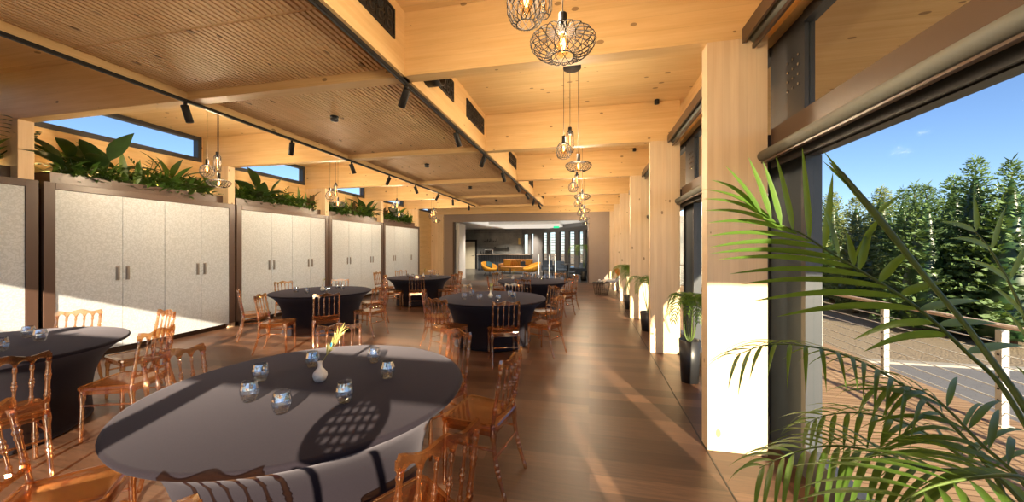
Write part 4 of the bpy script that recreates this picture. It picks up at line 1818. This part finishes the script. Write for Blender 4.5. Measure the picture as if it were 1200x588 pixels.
FR = [
    ([(1180, 588, .88), (1161, 551, .92), (1108, 490, 1.0), (1050, 446, 1.06), (1000, 420, 1.1), (950, 406, 1.12), (900, 404, 1.13), (862, 416, 1.14)], 18, .34, .24, .012, Vector((0, 0, 1)), 1.1, .6),
    ([(1210, 600, .82), (1160, 556, .88), (1080, 548, .95), (1020, 528, 1.0), (975, 522, 1.03), (930, 530, 1.05), (890, 548, 1.06)], 18, .36, .26, .016, Vector((0, 0, 1)), 1.2, .6),
    ([(1200, 600, .95), (1120, 530, 1.1), (1060, 496, 1.18), (1010, 484, 1.22), (970, 486, 1.24), (945, 496, 1.25)], 12, .26, .18, .015, Vector((0, 0, 1)), 1.1, .7),
    ([(1225, 590, .75), (1200, 560, .72), (1140, 560, .72), (1080, 575, .72), (1030, 610, .7)], 12, .32, .26, .015, Vector((0, 0, 1)), 1.0, .6),
    ([(1230, 560, .80), (1218, 450, .82), (1200, 370, .85), (1165, 300, .88), (1135, 262, .9)], 6, .18, .16, .016, Vector((.4, -.9, 0)), .6, 1.1),
    ([(1230, 610, .80), (1195, 560, .84), (1150, 520, .9), (1100, 470, .98), (1060, 452, 1.02), (1020, 455, 1.05)], 9, .30, .22, .016, Vector((0, 0, 1)), 1.0, .7),
]
for k, (pts, n, l0, l1, w, up, dr, fw) in enumerate(FR):
    ms, m = MB(), MB()
    frond(m, ms, [at(*p) for p in pts], n, l0, l1, w, up, dr, fw, rnd=rnd)
    st = ms.build('stalk', M['stem'], t)
    m.build('leaflets', M['palm'], st, recalc=False)
# the closed spear leaf leaning up to the left
ms = MB()
sp = [at(*p) for p in [(1225, 515, .86), (1190, 460, .92), (1133, 382, 1.0), (1089, 330, 1.04), (1026, 251, 1.10), (985, 203, 1.13), (972, 190, 1.14)]]
ms.tube(sp, [.008, .008, .007, .007, .010, .008, .001], 7)
sp_o = ms.build('spear_stalk', M['stem'], t)
m = MB()
for i in range(6):
    a = sp[4].lerp(sp[6], i / 8)
    m.leaf(a, (sp[6] - sp[4]).normalized() + Vector((rnd.uniform(-.1, .1), rnd.uniform(-.1, .1), rnd.uniform(-.1, .1))), (0, -1, .2), .12, .012, .1, 4, .4)
m.leaf(at(1030, 256, 1.1), at(1000, 312, 1.12) - at(1030, 256, 1.1) + Vector((0, 0, .05)), (0, -1, 0), .17, .018, .5, 6, .3)
m.leaf(at(1026, 251, 1.1), at(1055, 222, 1.1) - at(1026, 251, 1.1), (0, -1, 0), .11, .014, .3, 5, .3)
m.build('leaflets', M['palm'], sp_o, recalc=False)
cm = MB()
for i in range(7):
    a = i * .9
    cm.tube([(cx_ + .03 * math.cos(a), cy_ + .03 * math.sin(a), .36), (cx_ + .05 * math.cos(a), cy_ + .05 * math.sin(a), .65), (cx_ + .09 * math.cos(a), cy_ + .09 * math.sin(a), .92)], [.014, .011, .007], 7)
cm.build('crown_stems', M['stem'], t)
MB().lathe([(0, 0), (.14, 0), (.15, .01), (.19, .36), (.18, .37), (.17, .34), (0, .34)], c=(cx_, cy_, 0), n=28).build('pot', M['pot'], t)


def palm(loc, h, n, L, label, potr=.15, poth=.36):
    t = thing('potted_palm', label, 'palm', loc)
    MB().lathe([(0, 0), (potr * .8, 0), (potr, poth), (potr * .92, poth), (potr * .9, poth - .04), (0, poth - .04)], n=24).build('pot', M['pot'], t)
    for i in range(n):
        a = 2 * PI * i / n + rnd.uniform(-.3, .3)
        rad = Vector((math.cos(a), math.sin(a), 0))
        e = rnd.uniform(.6, 1.1)
        top = Vector((0, 0, h))
        pts = [Vector((0, 0, poth - .04)), rad * .06 + Vector((0, 0, h * .55)), rad * L * .35 * e + Vector((0, 0, h * .95)), rad * L * .75 * e + Vector((0, 0, h * .95)), rad * L * e + Vector((0, 0, h * .72))]
        ms, m = MB(), MB()
        frond(m, ms, pts, 18, L * .42, L * .3, .016, Vector((0, 0, 1)), .9, .6, r=.006, start=.42, rnd=rnd)
        st = ms.build('stalk', M['stem'], t)
        m.build('leaflets', M['palm'], st, recalc=False)
    return t


palm((1.18, 4.62, 0), 1.05, 8, .42, 'small palm in a dark pot behind the front column, by the glass door', .12, .5)
palm((1.12, 7.3, 0), 1.05, 8, .45, 'small palm peeking past the second column')
palm((1.05, 9.75, 0), 1.15, 10, .62, 'bushy palm spilling into the aisle beyond the third column')

# ------------------------------------------------------------------ seat and wire table by the end wall
t = thing('lounge_chair', 'pale grey reclined lounge chair with thin dark legs by the end of the window wall', 'chair', (.66, 13.4, 0), math.radians(80))
m = MB()
m.prism([(-.35, .38), (.38, .30), (.40, .36), (-.30, .46), (-.72, 1.0), (-.78, .96)], 'x', -.36, .36)
m.build('shell', M['greyfab'], t, bevel=.02)
for sx in (-.3, .3):
    for sy, ex in ((.3, .36), (-.3, -.42)):
        MB().tube([(sx, sy, .36), (sx * 1.05, ex, 0)], .010, 8).build('leg', M['black'], t)
cu = MB().box(-.24, .24, -.07, .07, -.2, .2).build('cushion', M['terracotta'], bevel=.05)
cu.location = (.66 + .40, 13.4 - .02, .68)
cu.rotation_euler = (-.65, 0, math.radians(80))
tag(cu, 'orange cushion leaning on the pale grey lounge chair', 'cushion')
t = thing('side_table', 'low black wire basket table on the floor by the end wall', 'table', (.42, 12.6, 0))
MB().lathe([(0, .40), (.30, .40), (.30, .415), (0, .415)], n=32).build('table_top', M['black'], t)
m = MB()
for i in range(22):
    a = 2 * PI * i / 22
    m.tube([(.29 * math.cos(a), .29 * math.sin(a), .40), (.22 * math.cos(a), .22 * math.sin(a), .01)], .004, 5)
for r, z in ((.29, .395), (.255, .2), (.22, .012)):
    m.tube([(r * math.cos(2 * PI * i / 28), r * math.sin(2 * PI * i / 28), z) for i in range(29)], .005, 5, False)
m.build('wire_base', M['black'], t)
for i, (dx, dy) in enumerate(((-.06, .05), (.1, -.02))):
    o = MB().lathe([(0, 0), (.03, 0), (.036, .09), (.033, .09), (.028, .01), (0, .01)], n=16).build('candle_cup', M['white'])
    o.location = (.42 + dx, 12.6 + dy, .415)
    tag(o, 'small white cup on the wire basket table, ' + ('left one' if i == 0 else 'right one'), 'cup', 'white cups on the wire table')

# ------------------------------------------------------------------ lounge furniture
def lp(px, d, z=0.0):
    p = at(px, 290, d)
    return Vector((p.x, p.y, z))


# bar counter
b0 = plane_y(560, 290, 24.0)
b1 = plane_y(621, 290, 24.0)
t = thing('bar_counter', 'dark ribbed bar counter in front of the concrete wall in the lounge', 'bar counter', (b0.x, 24.0, 0))
W = b1.x - b0.x
MB().box(0, W, 0.02, .6, 0, 1.08).build('body', M['bar'], t)
m = MB()
x = 0.0
while x < W:
    m.box(x, x + .10, 0, .02, .04, 1.06)
    x += .16
m.build('ribbed_front', plain('bar_ribs', (.085, .10, .125), .5), t)
MB().box(-.06, W + .06, -.08, .68, 1.08, 1.14).build('counter_top', M['bartop'], t, bevel=.008)

# wall shelf, door, lettering on the concrete wall
def wall_p(px, py):
    return plane_y(px, py, LB)


a, b = wall_p(579, 291), wall_p(597, 289.5)
t = thing('wall_shelf', 'dark floating shelf on the concrete wall behind the bar', 'shelf', (a.x, LB, a.z))
MB().box(0, b.x - a.x, -.22, 0, 0, .05).build('board', M['black'], t)
for xx in (.1, b.x - a.x - .1):
    MB().box(xx - .02, xx + .02, -.2, 0, .05, .12).build('bracket', M['black'], t)
a, b = wall_p(543, 313), wall_p(557, 283)
dn += 1
dd = sgroup('door_%d' % dn)
MB().box(a.x, b.x, LB - .03, LB + .01, 0, b.z).build('door_leaf', M['cream'], dd)
m = MB()
m.box(a.x - .14, a.x, LB - .06, LB + .01, 0, b.z + .12)
m.box(b.x, b.x + .14, LB - .06, LB + .01, 0, b.z + .12)
m.box(a.x - .14, b.x + .14, LB - .06, LB + .01, b.z, b.z + .14)
m.build('door_frame', M['black'], dd)
MB().tube([(b.x - .1, LB - .07, 1.0), (b.x - .22, LB - .07, 1.0)], .012, 8).build('door_handle', M['chrome'], dd)
# raised dark lettering, too small to read: drawn as its own strokes
a, b = wall_p(567, 283.8), wall_p(583.5, 281)
t = thing('wall_lettering', 'raised dark lettering on the concrete wall above the bar', 'sign', (a.x, LB - .03, a.z))
W = b.x - a.x
k = W / 1.15
strokes = [[(0, 0), (.03, .09), (.06, .02), (.09, .10), (.12, 0)], [(.15, .0), (.17, .08), (.22, .08), (.24, .0)], [(.31, .0), (.33, .26)], [(.41, .02), (.45, .10), (.50, .04), (.47, 0), (.42, .01), (.41, .02)],
           [(.56, .0), (.57, .27)], [(.63, .02), (.67, .10), (.72, .03), (.68, 0), (.63, .02)], [(.78, 0), (.79, .10), (.84, .09), (.85, 0)], [(.92, .03), (.97, .1), (.99, .02), (.94, 0), (.92, .03)], [(1.05, .26), (1.07, .0), (1.13, .0)]]
for s in strokes:
    MB().tube([(x * k, 0, z * k) for x, z in s], .018, 6).build('letter', M['black'], t)

# sofa
t = thing('sofa', 'rust-orange channel-back sofa in front of the bar', 'sofa', lp(605.5, 22.3), 0)
m = MB()
m.box(-.95, .95, -.45, .35, .14, .42)
m.build('seat', M['rust'], t, bevel=.05)
m = MB()
for i in range(14):
    x = -.95 + 1.9 * (i + .5) / 14
    m.tube([(x, .42, .16), (x, .45, .5), (x, .5, .86)], .075, 10)
m.build('backrest', M['rust'], t)
for sx in (-1.0, 1.0):
    MB().box(sx - .08, sx + .08, -.42, .45, .14, .60).build('armrest', M['rust'], t, bevel=.05)
for sx in (-.85, .85):
    for sy in (-.38, .38):
        MB().tube([(sx, sy, .14), (sx, sy, 0)], .02, 8).build('leg', M['black'], t)


def pillow(px, d, z, w, mat, label, rx=-.25, rz=0):
    o = MB().box(-w / 2, w / 2, -.07, .07, -w / 2, w / 2).build('cushion', mat, bevel=.06)
    p = lp(px, d, z)
    o.location = p
    o.rotation_euler = (rx, 0, rz)
    return tag(o, label, 'cushion')


s_p = lp(605.5, 22.3)
for dx, z, w, mat, lab in ((-.62, .64, .42, M['mustard'], 'mustard cushion at the left end of the rust sofa'), (.70, .68, .36, M['mustard'], 'mustard cushion at the right end of the rust sofa'), (.40, .56, .36, M['navy'], 'dark cushion on the rust sofa')):
    o = MB().box(-w / 2, w / 2, -.07, .07, -w / 2, w / 2).build('cushion', mat, bevel=.06)
    o.location = (s_p.x + dx, s_p.y + .12, z)
    o.rotation_euler = (-.25, 0, 0)
    tag(o, lab, 'cushion')


def egg_chair(loc, rz, label):
    t = thing('tub_chair', label, 'armchair', loc, rz)
    # round shell, open at the front (-Y local), tilted
    m = MB()
    n, k = 26, 9
    vs, fs = [], []
    for j in range(k + 1):
        q = j / k
        for i in range(n):
            a = 2 * PI * i / n
            back = .5 + .5 * math.sin(a)
            rim = .42 + .36 * back
            r = .46 * (math.sin(PI / 2 * q) ** .7)
            z = .20 + (rim - .20) * (q ** 2.2)
            vs.append((r * math.cos(a), r * math.sin(a) + .08 * (q ** 2) * back, z))
    for j in range(k):
        for i in range(n):
            fs.append((j * n + i, j * n + (i + 1) % n, (j + 1) * n + (i + 1) % n, (j + 1) * n + i))
    m.add(vs, fs, True)
    o = m.build('shell', M['mustard'], t)
    so = o.modifiers.new('thick', 'SOLIDIFY')
    so.thickness = .05
    MB().lathe([(0, .30), (.30, .30), (.33, .34), (.30, .40), (0, .42)], n=26).build('seat_pad', M['mustard'], t)
    for i in range(4):
        a = PI / 4 + i * PI / 2
        MB().tube([(.2 * math.cos(a), .2 * math.sin(a), .22), (.33 * math.cos(a), .33 * math.sin(a), 0)], .012, 8).build('leg', M['black'], t)
    return t


egg_chair(lp(574, 20.6), math.radians(55), 'mustard round tub chair with a teal cushion, left of the sofa')
o = MB().box(-.2, .2, -.06, .06, -.17, .17).build('cushion', M['teal'], bevel=.05)
q = lp(573.5, 20.5, .62)
o.location = (q.x, q.y, q.z)
o.rotation_euler = (-.5, .3, math.radians(50))
tag(o, 'teal cushion on the mustard tub chair at the left', 'cushion')
egg_chair(lp(622.5, 20.2), math.radians(-60), 'mustard round tub chair with its back to the right, right of the sofa')
# low glass tables
t = thing('coffee_table', 'low glass-topped pedestal table in front of the rust sofa', 'table', lp(598, 19.8))
MB().lathe([(0, .44), (.55, .44), (.55, .455), (0, .455)], n=32).build('table_top', M['pane'], t)
MB().lathe([(.2, 0), (.2, .015), (.03, .03), (.03, .44), (.1, .44)], n=20).build('pedestal', M['black'], t)
t = thing('side_table', 'small dark side table between the left tub chair and the sofa', 'table', lp(586, 21.6))
MB().lathe([(0, .5), (.2, .5), (.2, .52), (0, .52)], n=24).build('table_top', M['black'], t)
MB().lathe([(.15, 0), (.15, .015), (.02, .03), (.02, .5)], n=16).build('pedestal', M['black'], t)
# bar equipment
p = wall_p(573, 294)
t = thing('coffee_machine', 'steel coffee machine on the bar counter', 'coffee machine', (plane_y(573.5, 290, 24.2).x, 24.3, 1.14))
MB().box(-.28, .28, -.2, .2, 0, .34).build('body', M['chrome'], t, bevel=.03)
MB().box(-.24, .24, -.26, -.2, .2, .28).build('group_head', M['black'], t)
MB().box(-.26, .26, -.3, -.2, 0, .04).build('drip_tray', M['black'], t)
for i, px in enumerate((563.5, 566, 568.5)):
    t = thing('bottle', 'dark bottle at the left end of the bar, %s of three' % ordn[i], 'bottle', (plane_y(px, 290, 24.2).x, 24.25, 1.14), 0, 'dark bottles on the bar')
    MB().lathe([(0, 0), (.045, 0), (.045, .2), (.02, .27), (.016, .33), (0, .33)], n=14).build('body', M['pot'], t)
    MB().lathe([(.017, .31), (.017, .345), (0, .345)], n=12).build('cap', M['chrome'], t)
# framed picture / lamp right of the shelf
p = wall_p(608.7, 284)
t = thing('wall_sconce', 'gold wall lamp on the concrete wall right of the shelf', 'wall lamp', (p.x, LB, p.z))
MB().box(-.07, .07, -.12, -.02, -.15, .3).build('shade', plain('brass', (.55, .36, .12), .3, .8), t, bevel=.01)
MB().box(-.05, .05, -.02, 0, -.1, .1).build('wall_plate', M['black'], t)
# stanchions of the glass screen
for i, px in enumerate((631.5, 643.5, 650.5)):
    t = thing('screen_post', 'slim bright steel post of the lounge screen, %s from the bar' % ordn[i], 'post', lp(px, 19.0), 0, 'steel posts in the lounge')
    MB().lathe([(.09, 0), (.09, .015), (.014, .02), (.014, 1.25), (0, 1.26)], n=14).build('shaft', M['post'], t)
    MB().lathe([(.035, 1.2), (.035, 1.23)], n=14).build('collar', M['chrome'], t)


def cafe_chair(px, d, rz, lab):
    t = thing('cafe_armchair', lab, 'armchair', lp(px, d), rz, 'dark armchairs in the lounge')
    MB().box(-.3, .3, -.3, .3, .3, .44).build('seat', M['navy'], t, bevel=.05)
    m = MB().prism([(.22, .4), (.32, .4), (.40, .84), (.32, .86)], 'x', -.3, .3)
    m.build('backrest', M['navy'], t, bevel=.03)
    for s in (-1, 1):
        MB().box(s * .32 - .04, s * .32 + .04, -.28, .3, .3, .60).build('armrest', M['navy'], t, bevel=.03)
    for sx in (-.26, .26):
        for sy in (-.26, .26):
            MB().tube([(sx, sy, .31), (sx, sy, 0)], .015, 6).build('leg', M['black'], t)


cafe_chair(676, 17.6, math.radians(-60), 'large dark armchair beside the tall lounge plant')
cafe_chair(657, 19.6, math.radians(20), 'dark armchair below the louvred windows, in the middle')
cafe_chair(642, 20.4, math.radians(10), 'dark armchair below the louvred windows, left one')
t = thing('cafe_table', 'small dark cafe table below the louvred windows', 'table', lp(665, 18.6))
MB().lathe([(0, .72), (.35, .72), (.35, .745), (0, .745)], n=28).build('table_top', M['black'], t)
MB().lathe([(.22, 0), (.22, .015), (.03, .03), (.03, .72)], n=16).build('pedestal', M['black'], t)
palm(lp(684, 17.4), 1.75, 9, .75, 'tall palm in the lounge beside the right jamb of the opening', .18, .45)
# lounge downlights and a small pendant
for i, (px, py) in enumerate(((615, 259.3), (623, 259.3), (637, 259.3))):
    pass
lx = -4.0
for i, (x, y) in enumerate(((-5.5, 18.4), (-3.4, 18.4), (-1.4, 18.4), (-8.2, 23.6), (-5.6, 23.9), (-4.3, 23.6))):  # the row over the bar is added to brighten the concrete wall
    t = thing('ceiling_downlight', 'recessed downlight near the lounge opening, %s from the left' % ordn[i] if i < 3 else 'added downlight brightening the concrete wall over the lounge bar, %s from the left' % ordn[i - 3], 'downlight', (x, y, LC), 0, 'lounge downlights')
    MB().lathe([(.07, -.001), (.09, -.001), (.09, -.012), (.07, -.012)], n=24).build('trim_ring', M['white'], t)
    MB().lathe([(0, -.006), (.07, -.006)], n=24, cap=False).build('diffuser', M['downlight'], t, recalc=False)
    L = bpy.data.lights.new('downlight_beam', 'SPOT')
    L.energy = 260 if i < 3 else 520
    L.spot_size = math.radians(120)
    L.spot_blend = .9
    L.color = (1.0, .86, .68)
    lo = bpy.data.objects.new('downlight_beam', L)
    COL.objects.link(lo)
    lo.parent = t
    lo.location = (0, 0, -.03)
p = plane_y(652, 270.5, 20.5)
t = thing('exit_sign', 'small green exit sign under the lounge ceiling', 'sign', (p.x, p.y, LC))
MB().box(-.16, .16, -.02, .02, -.26, -.10).build('panel', M['green_sign'], t)
MB().tube([(0, 0, -.10), (0, 0, 0)], .008, 6).build('rod', M['white'], t)

# high stool with a woven back, standing beside the camera: its shadow falls across the nearest table
t = thing('bar_stool', 'high dark stool with an oval woven back standing just outside the view', 'stool', (-.45, -.38, 0), math.radians(20))
m = MB()
for sx in (-.14, .14):
    m.tube([(sx, -.17, 0), (sx * .95, -.15, .92)], .016, 8)
    m.tube([(sx, .17, 0), (sx * .95, .16, .94), (sx * .8, .17, 1.30)], .016, 8)
m.build('legs', M['black'], t)
MB().lathe([(0, .92), (.20, .92), (.21, .94), (.20, .78), (0, .79)], n=28).build('seat', M['black'], t)
m = MB()
m.tube([(.145 * math.cos(2 * PI * i / 32), .18, 1.43 + .115 * math.sin(2 * PI * i / 32)) for i in range(33)], .026, 8, False)
m.build('back_frame', M['black'], t)
m = MB()
for i in range(-3, 4):
    x = i * .042
    h = .105 * math.sqrt(max(0, 1 - (x / .135) ** 2))
    m.box(x - .009, x + .009, .176, .180, 1.43 - h, 1.43 + h)
    z = i * .036
    if abs(z) < .10:
        h = .135 * math.sqrt(max(0, 1 - (z / .105) ** 2))
        m.box(-h, h, .180, .184, 1.43 + z - .008, 1.43 + z + .008)
m.build('woven_back', M['cord'], t)
